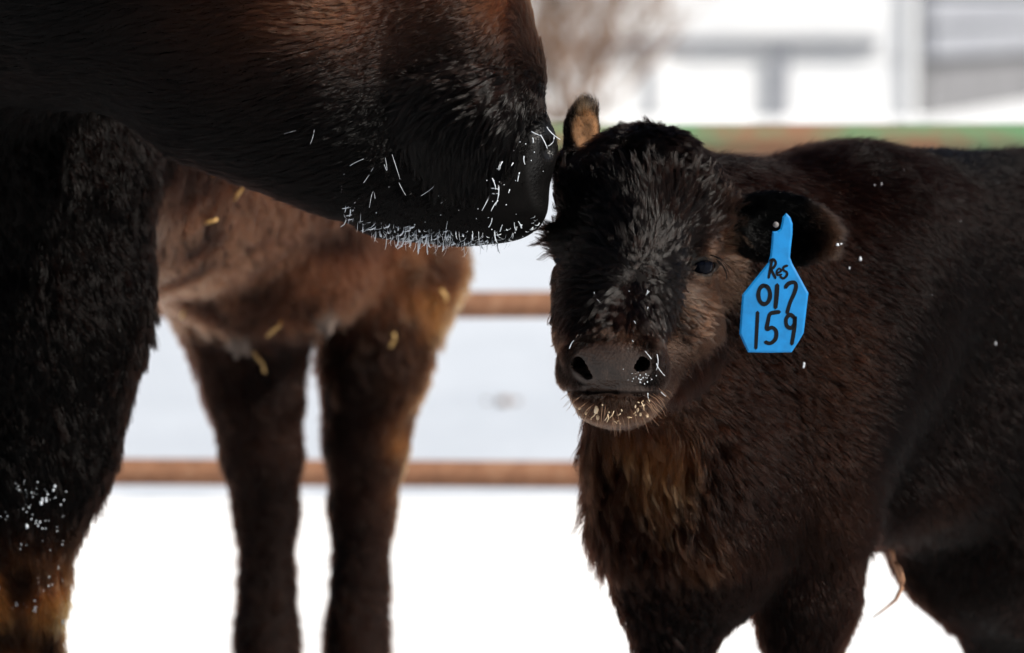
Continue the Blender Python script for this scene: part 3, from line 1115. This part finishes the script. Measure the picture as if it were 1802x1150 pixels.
def cow_style(p, n):
    x, y = to_px(p)
    N_ = len(p); z3 = np.zeros(N_)
    v3 = lambda dx, dd, dy: np.stack([dx + z3, dd + z3, -dy + z3], -1)
    g2 = lambda cx, cy, rx, ry: gauss(np.stack([x, y, z3], -1), np.array([cx, cy, 0]), np.array([rx, ry, 1]))
    n1 = vnoise(p, 12, 51) - 0.5; n2 = vnoise(p, 12, 52) - 0.5; n3 = vnoise(p, 28, 53) - 0.5
    head = p[:, 1] < 6.75
    rear = p[:, 1] > 7.25
    leg = ~head & ~rear
    # rear: matted flank, udder and legs
    flow = v3(0.15 + 1.2 * n1, 0.4 + 0 * n1, 0.9 + 1.0 * n2)
    length = 0.026 - 0.012 * sstep(y, 640, 780); lift = np.full(N_, 0.38); wave = np.full(N_, 0.0015); freq = np.full(N_, 1.0)
    clump = np.full(N_, 0.6); radius = np.full(N_, 0.00038); jitter = np.full(N_, 0.4); grav = np.full(N_, 0.15)
    black = np.array([0.0045, 0.0013, 0.0007])
    red = np.array([0.14, 0.055, 0.028])
    ginger = np.array([0.27, 0.11, 0.032])
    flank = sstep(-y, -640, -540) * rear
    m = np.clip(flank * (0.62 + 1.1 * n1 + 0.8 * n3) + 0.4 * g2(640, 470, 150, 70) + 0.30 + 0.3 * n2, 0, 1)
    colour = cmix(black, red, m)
    edge = np.clip(1.3 * g2(780, 570, 70, 170) + 0.9 * g2(710, 800, 40, 140) + 0.25 * g2(340, 330, 60, 50), 0, 1) * rear * (0.6 + 0.8 * n3 + 0.4 * n2)  # sunlit right edge of the hind leg, painted as ginger fur
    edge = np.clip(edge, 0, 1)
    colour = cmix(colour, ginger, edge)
    lit_strip = np.clip(g2(250, 330, 55, 190) * (0.7 + 1.2 * n3), 0, 1) * rear  # sunlit strip behind the elbow, painted as paler hair
    colour = cmix(colour, np.array([0.17, 0.125, 0.105]), lit_strip)
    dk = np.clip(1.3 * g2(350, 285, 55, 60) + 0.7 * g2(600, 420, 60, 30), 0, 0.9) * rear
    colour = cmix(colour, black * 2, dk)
    # foreleg: shaggy; shade above painted near-black, lit part below the knee ginger
    flow[leg] = v3(0.25 + 0.9 * n1, 0.0, 1.0 + 0.3 * n2)[leg]
    length[leg] = 0.026; lift[leg] = 0.33; clump[leg] = 0.75; radius[leg] = 0.00036
    lw = sstep(y, 840, 1050)
    lc = cmix(black * 0.25, ginger, lw * (0.5 + 1.2 * np.clip(n3 + 0.35, 0, 1)))
    colour[leg] = lc[leg]
    # head and neck: hair runs from the nose up and back along the jaw
    m1 = vnoise(p, 16, 61) - 0.5; m2 = vnoise(p, 16, 62) - 0.5
    hf = v3(-1.0 + 0.5 * m1, 0.15, 0.10 + 0.6 * m2)
    br = sstep(x, 820, 930) * sstep(-y, -200, -60)
    hf = hf * (1 - br[:, None]) + br[:, None] * v3(-0.45 + 0.3 * m1, 0, 0.55 - 1.3 * sstep(x, 880, 950) + 0.3 * m2)
    # long damp locks on the upper lip sweep down from a parting
    lk = g2(800, 235, 110, 105)
    lk = np.clip(lk * 1.5, 0, 1)
    ang = np.arctan2(y - 140, x - 880)
    hf = hf * (1 - lk[:, None]) + lk[:, None] * v3(-0.55 - 0.4 * sstep(-y, -190, -140) + 0.7 * m1, -0.05, 1.0 - 0.9 * sstep(-y, -170, -130) + 0.5 * m2)
    low = sstep(y, 300, 380) * sstep(x, 560, 720)
    hf = hf * (1 - low[:, None]) + low[:, None] * v3(-0.35 + 0.4 * m1, 0, 1.0 + 0.3 * m2)
    jw = sstep(-(x - 700), 0, 150)
    hlen = 0.019 - 0.007 * lk + 0.008 * jw
    mz = sstep(x, 820, 900) * sstep(y, 230, 290)
    hlen = hlen * (1 - 0.65 * mz) * (1 - 0.5 * low * (1 - jw))
    flow[head] = hf[head]
    length[head] = hlen[head]
    lift[head] = (0.15 + 0.12 * jw + 0.06 * lk)[head]
    wave[head] = (0.0009 + 0.0030 * lk)[head]
    freq[head] = 1.0
    clump[head] = (0.7 + 0.25 * lk)[head]
    radius[head] = (0.00024 + 0.00004 * lk)[head]
    jitter[head] = (0.10 - 0.05 * lk)[head]
    grav[head] = 0.1
    hb = np.array([0.0010, 0.0004, 0.0003])
    hm = np.clip(sstep(-y, -270, 0) * sstep(x, 100, 480) * (1.0 + 0.5 * m1) - 0.45 * lk, 0, 1)
    hc = cmix(hb, np.array([0.075, 0.027, 0.013]), hm)
    colour[head] = hc[head]
    lift[head] += 0.1 * (sstep(y, 250, 330) * sstep(-x, -760, -560))[head]
    return dict(flow=flow, length=length, lift=lift, wave=wave, freq=freq, clump=clump, radius=radius, jitter=jitter, gravity=grav, colour=colour)


cb = cow_bare(V, N) * 0.9
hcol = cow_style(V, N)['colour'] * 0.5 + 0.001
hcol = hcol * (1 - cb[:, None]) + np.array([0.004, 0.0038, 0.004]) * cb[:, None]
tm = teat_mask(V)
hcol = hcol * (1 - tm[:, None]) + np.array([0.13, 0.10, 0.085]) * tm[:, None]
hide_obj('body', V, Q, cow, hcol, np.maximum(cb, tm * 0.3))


def in_view(p, mg=220):
    x, y = to_px(p)
    return (x > -mg) & (x < 1802 + mg) & (y > -mg - 60) & (y < 1150 + mg)


def cow_head_d(p, n):
    return (p[:, 1] < 6.75) * in_view(p) * (1 - 0.92 * cow_bare(p, n))


def cow_leg_d(p, n):
    return (p[:, 1] >= 6.75) * (p[:, 1] <= 7.25) * in_view(p)


def cow_rear_d(p, n):
    return (p[:, 1] > 7.25) * in_view(p) * (1 - teat_mask(p)) * (p[:, 2] > 0.0)


grow('head_fur', cow, V, Q, N, 240000, cow_head_d, cow_style, M['wet_fur'], 8, 14)


def lock_style(p, n):
    st = cow_style(p, n)
    x, y = to_px(p); k = len(p)
    a = sstep(y, 120, 190)
    m1 = vnoise(p, 22, 91) - 0.5; m2 = vnoise(p, 22, 92) - 0.5
    # locks fan out of a parting on the nose side: level at the top, hanging lower down
    st['flow'] = np.stack([-1.0 + 0.75 * a + 0.9 * m1, -0.05 + 0 * m1, -(0.1 + 1.0 * a + 0.8 * m2)], -1)
    st['length'] = np.full(k, 0.058); st['bulge'] = 0.15; st['lift'] = np.full(k, 0.13); st['jitter'] = np.full(k, 0.04)
    st['wave'] = np.full(k, 0.0034); st['freq'] = np.full(k, 1.5); st['clump'] = np.full(k, 0.99)
    st['radius'] = np.full(k, 0.00030); st['gravity'] = np.full(k, 0.1); st['stray'] = 1.0
    return st


def lock_d(p, n):
    x, y = to_px(p)
    e = ((x - 820) / 105) ** 2 + ((y - 190) / 85) ** 2
    return (p[:, 1] < 6.7) * (1 - sstep(e, 0.5, 1.1)) * (n[:, 1] < -0.2)


grow('lip_locks', cow, V, Q, N, 44000, lock_d, lock_style, M['lock'], 16, 34, 0.12)
grow('foreleg_fur', cow, V, Q, N, 72000, cow_leg_d, cow_style, M['fur'], 6, 24)
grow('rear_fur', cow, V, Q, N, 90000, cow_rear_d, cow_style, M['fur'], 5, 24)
# ------------------------------------------------------------------ details on the animals
from mathutils.bvhtree import BVHTree


def bvh_of(root):
    o = [c for c in root.children if c.name.startswith('body')][0]
    me = o.data
    co = np.empty(len(me.vertices) * 3, np.float32); me.vertices.foreach_get('co', co)
    vi = np.empty(len(me.loops), np.int32); me.loops.foreach_get('vertex_index', vi)
    return BVHTree.FromPolygons(co.reshape(-1, 3).tolist(), vi.reshape(-1, 4).tolist())


BC, BW = bvh_of(calf), bvh_of(cow)
fr = random.Random(3)


def hit(bv, px, py, off=0.0):
    a = P(px, py, 1.0); d = nrm(a - CAMPOS)
    loc, no, _, _ = bv.ray_cast(Vector(CAMPOS), Vector(d))
    if loc is None:
        return None
    return np.array(loc) - d * off


def whisker(bv, pts, r, off=0.006, lift=0.004):
    """a bent whisker through photo pixels, standing off the surface at its first point"""
    h = None
    for q in pts:
        h = hit(bv, q[0], q[1], off)
        if h is not None:
            break
    if h is None:
        return None
    yy = h[1]
    P3 = []
    for i, q in enumerate(pts):
        P3.append(P(q[0], q[1], yy - lift * i / max(1, len(pts) - 1)))
    if len(P3) == 2:
        P3.insert(1, (P3[0] + P3[1]) / 2 + np.array([fr.uniform(-.001, .001), 0, fr.uniform(-.0006, .0006)]))
    a, b, c = P3[:3]
    P3 = [a * (1 - t) ** 2 + (2 * b - (a + c) / 2) * 2 * t * (1 - t) + c * t * t for t in np.linspace(0, 1, 7)]
    n = len(P3)
    return tube(P3, [r * (0.75 + 0.5 * fr.random()) * (1 - 0.5 * i / (n - 1)) for i in range(n)], 5)


def crumb(c, r, e=1.0):
    v, f_ = ball(c, (r, r, r * e), 7, 5)
    k = [fr.uniform(.55, 1.35) for _ in v]
    return [np.asarray(c) + (q - np.asarray(c)) * a for q, a in zip(v, k)], f_


# ---- blue ear tag
TX = lambda X, Y: (1230 + X / 3.193, 300 + Y / 3.193)


def tag_pt(X, Y, d=0.0):
    px, py = TX(X, Y)
    y = 6.572 - 0.010 * (py - 380) / 240 + 0.010 * (px - 1360) / 60 - d
    return P(px, py, y)


tagroot = empty('ear_tag', tag_pt(400, 1020), 'blue plastic ear tag with handwritten numbers on the calf', 'ear tag')
outl = [(490, 240), (512, 262), (526, 300), (525, 360), (516, 440), (512, 490), (525, 525), (570, 606), (615, 690), (602, 800), (588, 915), (556, 970), (520, 1023), (400, 1025), (275, 1023), (250, 973), (227, 920), (234, 810), (243, 700), (315, 610), (388, 520), (400, 480), (407, 410), (412, 345), (440, 342), (456, 330), (464, 300), (470, 262)]
nO = len(outl)
cx_, cy_ = 415.0, 700.0
Vt = []


def inset(i, d):
    a = np.array(outl[i - 1], float); b = np.array(outl[i], float); c = np.array(outl[(i + 1) % nO], float)
    t = nrm((nrm(b - a) + nrm(c - b))[None])[0]
    nrm2 = np.array([-t[1], t[0]])
    return b + nrm2 * d


for lay, (ins, d) in enumerate(((11, 0.0014), (0, 0.0001), (0, -0.0004), (5, -0.0010))):
    for i in range(nO):
        X, Y = inset(i, ins)
        Vt.append(tag_pt(X, Y, d))
Ft = []
for lay in range(3):
    for i in range(nO):
        j = (i + 1) % nO
        Ft.append((lay * nO + i, lay * nO + j, (lay + 1) * nO + j, (lay + 1) * nO + i))
Ft.append(tuple(range(nO))[::-1])
Ft.append(tuple(range(3 * nO, 4 * nO)))
mesh_obj('tag_plate', Vt, Ft, M['blue_tag'], tagroot, False)


def stroke(pts, w, d=0.0018):
    """flat marker stroke with round ends"""
    pts = [np.array(q, float) for q in pts]
    # subdivide smoothly
    sm = []
    for i in range(len(pts) - 1):
        p0 = pts[max(i - 1, 0)]; p1 = pts[i]; p2 = pts[i + 1]; p3 = pts[min(i + 2, len(pts) - 1)]
        for k in range(6):
            t = k / 6
            sm.append(0.5 * ((2 * p1) + (-p0 + p2) * t + (2 * p0 - 5 * p1 + 4 * p2 - p3) * t * t + (-p0 + 3 * p1 - 3 * p2 + p3) * t ** 3))
    sm.append(pts[-1])
    L, R_ = [], []
    for i, q in enumerate(sm):
        t = nrm((sm[min(i + 1, len(sm) - 1)] - sm[max(i - 1, 0)])[None])[0]
        nn = np.array([-t[1], t[0]]) * w / 2 * (0.97 + 0.06 * math.sin(i * 0.35))
        L.append(q + nn); R_.append(q - nn)
    t0 = nrm((sm[1] - sm[0])[None])[0]; t1 = nrm((sm[-1] - sm[-2])[None])[0]
    V2 = [L[0] * .5 + R_[0] * .5 - t0 * w * .45] + [x for pr in zip(L, R_) for x in pr] + [L[-1] * .5 + R_[-1] * .5 + t1 * w * .45]
    F2 = [(0, 1, 2)] + [(1 + 2 * i, 3 + 2 * i, 4 + 2 * i, 2 + 2 * i) for i in range(len(sm) - 1)]
    m_ = len(V2) - 1
    F2.append((m_, m_ - 1, m_ - 2))
    return [tag_pt(x, y, d) for x, y in V2], F2


el = [(367 + 33 * math.sin(a), 700 - 52 * math.cos(a)) for a in np.linspace(0.2, 6.5, 15)]
glyphs = [
    ([[(412, 500), (402, 550), (392, 604)], [(400, 508), (420, 502), (432, 522), (420, 546), (402, 558)], [(406, 560), (418, 582), (430, 606)]], 15),
    ([[(440, 578), (462, 566), (452, 552), (438, 566), (440, 588), (464, 586)]], 11),
    ([[(497, 536), (478, 543), (474, 560), (494, 574), (492, 594), (474, 608), (458, 598)]], 14),
    ([el], 19),
    ([[(440, 645), (437, 700), (430, 772)]], 20),
    ([[(486, 658), (505, 636), (535, 630), (546, 650), (536, 690), (512, 745), (496, 800)]], 18),
    ([[(330, 798), (325, 900), (320, 1000)]], 16),
    ([[(452, 796), (420, 800), (398, 810), (388, 850), (382, 892), (412, 884), (434, 906), (430, 948), (402, 972), (374, 966)]], 18),
    ([[(536, 828), (512, 812), (490, 836), (494, 874), (518, 886), (538, 860), (540, 822), (536, 890), (522, 976)]], 18)]
for strokes, w in glyphs:
    mesh_obj('written_character', *join([stroke(q, w * (1.28 if w > 15.5 else 1.05)) for q in strokes]), M['ink'], tagroot, False)
mesh_obj('pin', *ball(tag_pt(432, 306, 0.004), 0.0035, 12, 8), M['steel'], tagroot)

# ---- frost on the cow's muzzle
parts_ = []
curves_px = [
    [(935, 232), (943, 236), (953, 240)], [(951, 238), (958, 250), (963, 262)], [(962, 224), (972, 236), (986, 246)], [(975, 240), (972, 252), (962, 258)],
    [(937, 243), (938, 252)], [(922, 275), (924, 290)], [(914, 304), (911, 320)], [(884, 285), (880, 298)], [(903, 287), (900, 292)], [(866, 314), (871, 326), (872, 334)],
    [(877, 327), (877, 344), (872, 362)], [(862, 342), (856, 356), (848, 371)], [(876, 353), (864, 372)], [(863, 332), (878, 334)], [(862, 340), (876, 341)],
    [(897, 334), (895, 340)], [(880, 285), (878, 300)], [(741, 345), (760, 332), (763, 326)], [(776, 358), (790, 348), (800, 340)],
    [(600, 340), (608, 320), (626, 300)], [(640, 322), (652, 304), (660, 288)], [(676, 290), (681, 300), (678, 278)], [(702, 322), (708, 334), (714, 344)], [(690, 272), (704, 316)],
    [(590, 348), (594, 332)], [(616, 292), (640, 280)], [(553, 228), (546, 254)], [(500, 236), (520, 230)], [(660, 350), (656, 338), (650, 366)], [(624, 358), (634, 348)],
    [(785, 404), (788, 388), (791, 382)], [(860, 400), (866, 384)], [(908, 406), (905, 392)], [(918, 402), (912, 390)], [(880, 408), (884, 396)]]
for c in curves_px:
    t = whisker(BW, c, 0.0007 if c[0][0] > 840 else 0.00028, 0.006)
    if t: parts_.append(t)
for i in range(330):                                                    # fringe of icy whiskers along the chin
    px = fr.gauss(760, 75) if i % 3 else fr.uniform(600, 952)
    if not 595 < px < 955: continue
    w = 1 - abs(px - 770) / 220
    # lower contour of the chin
    py = None
    for yy in range(480, 330, -3):
        hh = hit(BW, px, yy)
        if hh is not None and hh[1] < 6.8:
            py = yy; break
    if py is None: continue
    py0 = py - fr.uniform(0, 26) * (1 if fr.random() < .6 else .3)
    L = (3 + 28 * fr.random() ** 2.6) * (0.45 + 0.55 * max(0, w)) * (0.5 if px > 900 else 1)
    dx = fr.gauss(-2, 5)
    h = hit(BW, px, py0, 0.001)
    if h is None or h[1] > 6.8: continue
    yb = h[1] - 0.002
    q = [P(px, py0, yb), P(px + dx * .1, py0 + L * .4, yb - .001), P(px + dx * .45, py0 + L * .75, yb - .001), P(px + dx * 1.2, py0 + L, yb)]
    icy = fr.random()
    r0 = 0.00014 + 0.00062 * icy ** 4
    parts_.append(tube(q, [r0, r0 * fr.uniform(.8, 1.6), r0 * fr.uniform(.7, 1.5), r0 * .5], 5))
    if icy > .85:
        parts_.append(crumb(q[2], r0 * 1.6))
for i in range(60):                                                     # rime specks on the muzzle hair
    px, py = fr.gauss(880, 45), fr.gauss(300, 55)
    if i % 2: px, py = fr.uniform(560, 930), fr.uniform(300, 430)
    h = hit(BW, px, py, 0.006)
    if h is None: continue
    if h[1] < 6.8: parts_.append(ball(h, fr.uniform(0.0003, 0.0008), 6, 5))
o = mesh_obj('whisker_frost', *join(parts_), M['frost'], cow); o['kind'] = 'stuff'
# snow clinging to the foreleg
parts_ = []
for i in range(60):
    if i < 45: px, py = fr.gauss(72, 30), fr.uniform(850, 1095)
    else: px, py = fr.uniform(20, 120), fr.gauss(868, 12)
    h = hit(BW, px, py, 0.012)
    if h is None: continue
    r = 0.0005 + 0.0018 * fr.random() ** 2.5
    for _ in range(fr.randint(1, 3)):
        parts_.append(crumb(h + np.array([fr.gauss(0, .0025), 0, fr.gauss(0, .004)]), r * fr.uniform(.5, 1), fr.uniform(.8, 1.8)))
o = mesh_obj('snow_crumbs', *join(parts_), M['frost'], cow); o['kind'] = 'stuff'

# ---- straw on the cow's side
for px, py, L, a, ln in ((421, 334, 40, 65, 'upper flank under the jaw'), (455, 636, 46, -62, 'udder below the dark belly'), (321, 548, 26, 80, 'lower flank behind the foreleg'), (483, 578, 40, 50, 'udder between the teats'), (383, 302, 24, 40, 'flank close to the jaw line'), (370, 390, 22, 20, 'middle of the brown flank'), (690, 600, 26, 75, 'right hind thigh'), (780, 520, 24, -70, 'outer edge of the right thigh')):
    h = hit(BW, px, py, 0.016)
    if h is None: continue
    s8 = 8.0 / FPX
    d = np.array([math.cos(math.radians(a)), 0, math.sin(math.radians(a))]) * L * s8 / 2
    o = mesh_obj('straw_stalk', *tube([h - d, h - d * .3 + np.array([0.001, -0.001, 0]), h + d * .25 + np.array([0.004, -0.003, 0]), h + d], [0.0022, 0.0026, 0.0018, 0.0024], 8), M['straw'])
    tag(o, 'golden straw stalk stuck to the cow, ' + ln, 'straw', 'straw stalks stuck to the cow')

# ---- the calf: frosted whiskers, lashes, feed on the chin, snow flecks, cord
parts_ = []
cw = [[(1160, 604), (1150, 604), (1137, 606)], [(1163, 612), (1152, 610), (1138, 606)], [(1163, 618), (1148, 616), (1140, 608)], [(1146, 632), (1135, 618)], [(1156, 624), (1158, 638), (1155, 652)], [(1155, 640), (1160, 650), (1170, 662)],
      [(1172, 676), (1160, 668), (1144, 664)], [(1172, 677), (1158, 674), (1144, 670)], [(1172, 677), (1160, 680), (1146, 680)], [(1172, 676), (1166, 664), (1158, 656)], [(1172, 674), (1172, 664), (1166, 650)], [(1174, 676), (1165, 671), (1150, 667)],
      [(1172, 678), (1162, 677), (1150, 674)], [(991, 608), (1000, 603), (1012, 604)], [(1002, 614), (1006, 604), (1010, 600)], [(996, 606), (1008, 606)], [(1163, 690), (1172, 698)], [(1140, 692), (1141, 702)]]
for c in cw:
    t = whisker(BC, c, 0.00055, 0.005, 0.002)
    if t: parts_.append(t)
for i in range(26):
    h = hit(BC, fr.gauss(1128, 18), fr.gauss(664, 6), 0.0008)
    if h is not None: parts_.append(crumb(h, fr.uniform(0.0003, 0.0008), 1.3))
for i in range(9):
    h = hit(BC, fr.gauss(1085, 45), fr.gauss(540, 22), 0.012)
    if h is None: continue
    d = np.array([fr.uniform(-.005, .005), -.001, fr.uniform(-.008, .001)])
    parts_.append(tube([h, h + d * .5, h + d], [0.00035, .00035, .0002], 5))
o = mesh_obj('whisker_frost', *join(parts_), M['frost'], calf); o['kind'] = 'stuff'

parts_ = []
for (x0, y0, x1, y1, x2, y2) in ((1256, 452, 1272, 462, 1284, 486), (1260, 456, 1274, 470, 1280, 490), (1262, 460, 1276, 476, 1278, 494), (1250, 450, 1268, 456, 1288, 476), (972, 432, 962, 430, 954, 436), (972, 438, 962, 438, 952, 446), (974, 428, 962, 424, 956, 424), (974, 444, 964, 446, 956, 454)):
    t = whisker(BC, [(x0, y0), (x1, y1), (x2, y2)], 0.0006, 0.003, 0.012)
    if t: parts_.append(t)
o = mesh_obj('eyelashes', *join(parts_), M['ink'], calf); o['kind'] = 'stuff'
# dark chin whiskers
parts_ = []
for i in range(46):
    a = fr.uniform(-1, 1)
    px, py = 1084 + 88 * a, 735 - 45 * a * a + fr.uniform(-22, 4)
    h = hit(BC, px, py, 0.001)
    if h is None: continue
    L = fr.uniform(18, 48) * HS
    d0 = nrm(np.array([a * 1.2 + fr.uniform(-.3, .3), -0.5, -0.6]))
    d1 = nrm(d0 + np.array([0, 0, -0.5 + fr.uniform(-.4, .4)]))
    parts_.append(tube([h, h + d0 * L * .5, h + d0 * L * .5 + d1 * L * .5], [0.00028, 0.00024, 0.00012], 4))
o = mesh_obj('chin_whiskers', *join(parts_), M['twig'], calf); o['kind'] = 'stuff'

parts_ = []
for px, py, r, e in ((1049, 722, 4.6, 2.0), (1052, 735, 3.4, 1.6), (1054, 752, 3.6, 1.4), (1014, 714, 3.2, 1.2), (1020, 719, 3.0, 1), (1031, 728, 2.4, 1.5), (1122, 722, 3.2, 1.4), (1127, 730, 2.6, 1.6), (1139, 731, 3.0, 1.8), (1087, 741, 2.0, 1), (1107, 735, 2.0, 1), (1072, 726, 2.0, 1), (1118, 716, 1.8, 2), (1007, 708, 2.2, 1), (1091, 746, 1.6, 1), (1128, 744, 1.6, 2), (1040, 738, 2.0, 1), (1060, 713, 1.5, 1.4), (1134, 742, 1.8, 1.2), (1099, 747, 1.5, 1)):
    h = hit(BC, px, py, 0.007) if hit(BC, px, py, 0.007) is not None else P(px, py, 6.42)
    r = r * 0.8
    v, f_ = ball(h, (r * HS, r * HS * .8, r * HS * e), 8, 6)
    v = [q + (np.array([fr.random(), fr.random(), fr.random()]) - .5) * r * HS * .7 for q in v]
    parts_.append((v, f_))
for i in range(16):
    a = fr.uniform(-1, 1)
    h = hit(BC, 1075 + 70 * a, 742 - 36 * a * a + fr.uniform(-20, 3), 0.010)
    if h is None: continue
    d = np.array([fr.uniform(-.006, .006), 0, fr.uniform(-.010, .004)])
    parts_.append(tube([h, h + d * .5 + np.array([.001, 0, 0]), h + d], [0.0005, .0006, .0004], 5))
o = mesh_obj('feed_crumbs', *join(parts_), M['crumb'], calf); o['kind'] = 'stuff'

parts_ = []
for px, py, r in ((1603, 297, 3.4), (1590, 299, 2.4), (1551, 325, 2.8), (1539, 327, 2.4), (1415, 641, 3.6), (1414, 646, 3), (1514, 456, 4), (1495, 472, 2.4), (1752, 605, 3.6), (1480, 429, 2.6), (1757, 322, 2.2), (1536, 251, 2), (1312, 580, 1.5), (1690, 390, 1.6), (1640, 520, 1.4), (1585, 640, 1.6)):
    h = hit(BC, px, py, 0.014)
    if h is None: continue
    parts_.append(crumb(h, r * HS * .7, 1.4))
o = mesh_obj('snow_flecks', *join(parts_), M['frost'], calf); o['kind'] = 'stuff'

cordp = [P(x, y, 7.06) for x, y in ((1566, 955), (1572, 985), (1582, 1012), (1586, 1036), (1576, 1056), (1562, 1068), (1546, 1080), (1536, 1087))]
cv, cf = join([tube(cordp, [.004, .0032, .0028, .003, .0022, .0014, .001, .0006], 7), tube([P(1574, 990, 7.058), P(1585, 1000, 7.055), P(1590, 1022, 7.055), P(1584, 1040, 7.058)], [.0022, .002, .0018, .0012], 6)])
mesh_obj('navel_cord', cv, cf, M['cord'], calf)


def hooves(root, feet, r, dz=0.0):
    for x, y in feet:
        prt = []
        for sx in (-1, 1):
            c = np.array([x + sx * r * .52, y - r * .35, dz])
            ring = []
            for z, k in ((0.0, 1.0), (0.03, .92), (0.055, .72)):
                ring.append([c + np.array([math.cos(t) * r * .5 * k, (math.sin(t) * r * 1.05 - (0.25 * r if math.sin(t) < 0 else 0) * (1 - z * 10)) * k, z]) for t in np.linspace(0, 2 * math.pi, 12, endpoint=False)])
            vv = [q for rr in ring for q in rr]
            ff = [(a * 12 + i, a * 12 + (i + 1) % 12, (a + 1) * 12 + (i + 1) % 12, (a + 1) * 12 + i) for a in range(2) for i in range(12)]
            ff += [tuple(range(12))[::-1], tuple(range(24, 36))]
            prt.append((vv, ff))
        mesh_obj('hoof', *join(prt), M['horn_hoof'], root)


hooves(calf, [(P(1188, 0, 6.80)[0], 6.80), (P(1416, 0, 6.87)[0], 6.87), (P(1800, 0, 7.4)[0], 7.41), (P(1800, 0, 7.4)[0] + .165, 7.57)], 0.036)
hooves(cow, [(P(30, 0, 7.02)[0], 7.01), (-0.93, 6.98)], 0.060)
hooves(cow, [(P(470, 1100, 8.19)[0], 8.17), (P(630, 1100, 8.25)[0], 8.23)], 0.060, -0.055)

a_ = P(890, 712, 1.0); d_ = nrm(a_ - CAMPOS)
for yy in np.arange(11.0, 15.0, 0.02):
    cl = CAMPOS + d_ * (yy / d_[1])
    if cl[2] < bank_h(np.array([cl[0]]), np.array([cl[1]]))[0]:
        break
v, f_ = join([crumb(np.array([cl[0] + fr.gauss(0, .02), cl[1] + fr.gauss(0, .02), bank_h(np.array([cl[0]]), np.array([cl[1]]))[0] + .004]), fr.uniform(.006, .014), .6) for _ in range(7)])
o = mesh_obj('dung_clod', v, f_, M['twig'])
tag(o, 'small brown clod lying on the snow bank between the fence rails', 'clod')

h = hit(BC, 1470, 430, 0.012)
h = P(1474, 431, 6.60) if h is None or h[1] > 6.75 else h
o = mesh_obj('ear_frost', *join([crumb(h, 0.0022, 0.7), crumb(h + np.array([0.004, 0, 0.001]), 0.0016, 0.6)]), M['frost'], calf)
o['kind'] = 'stuff'
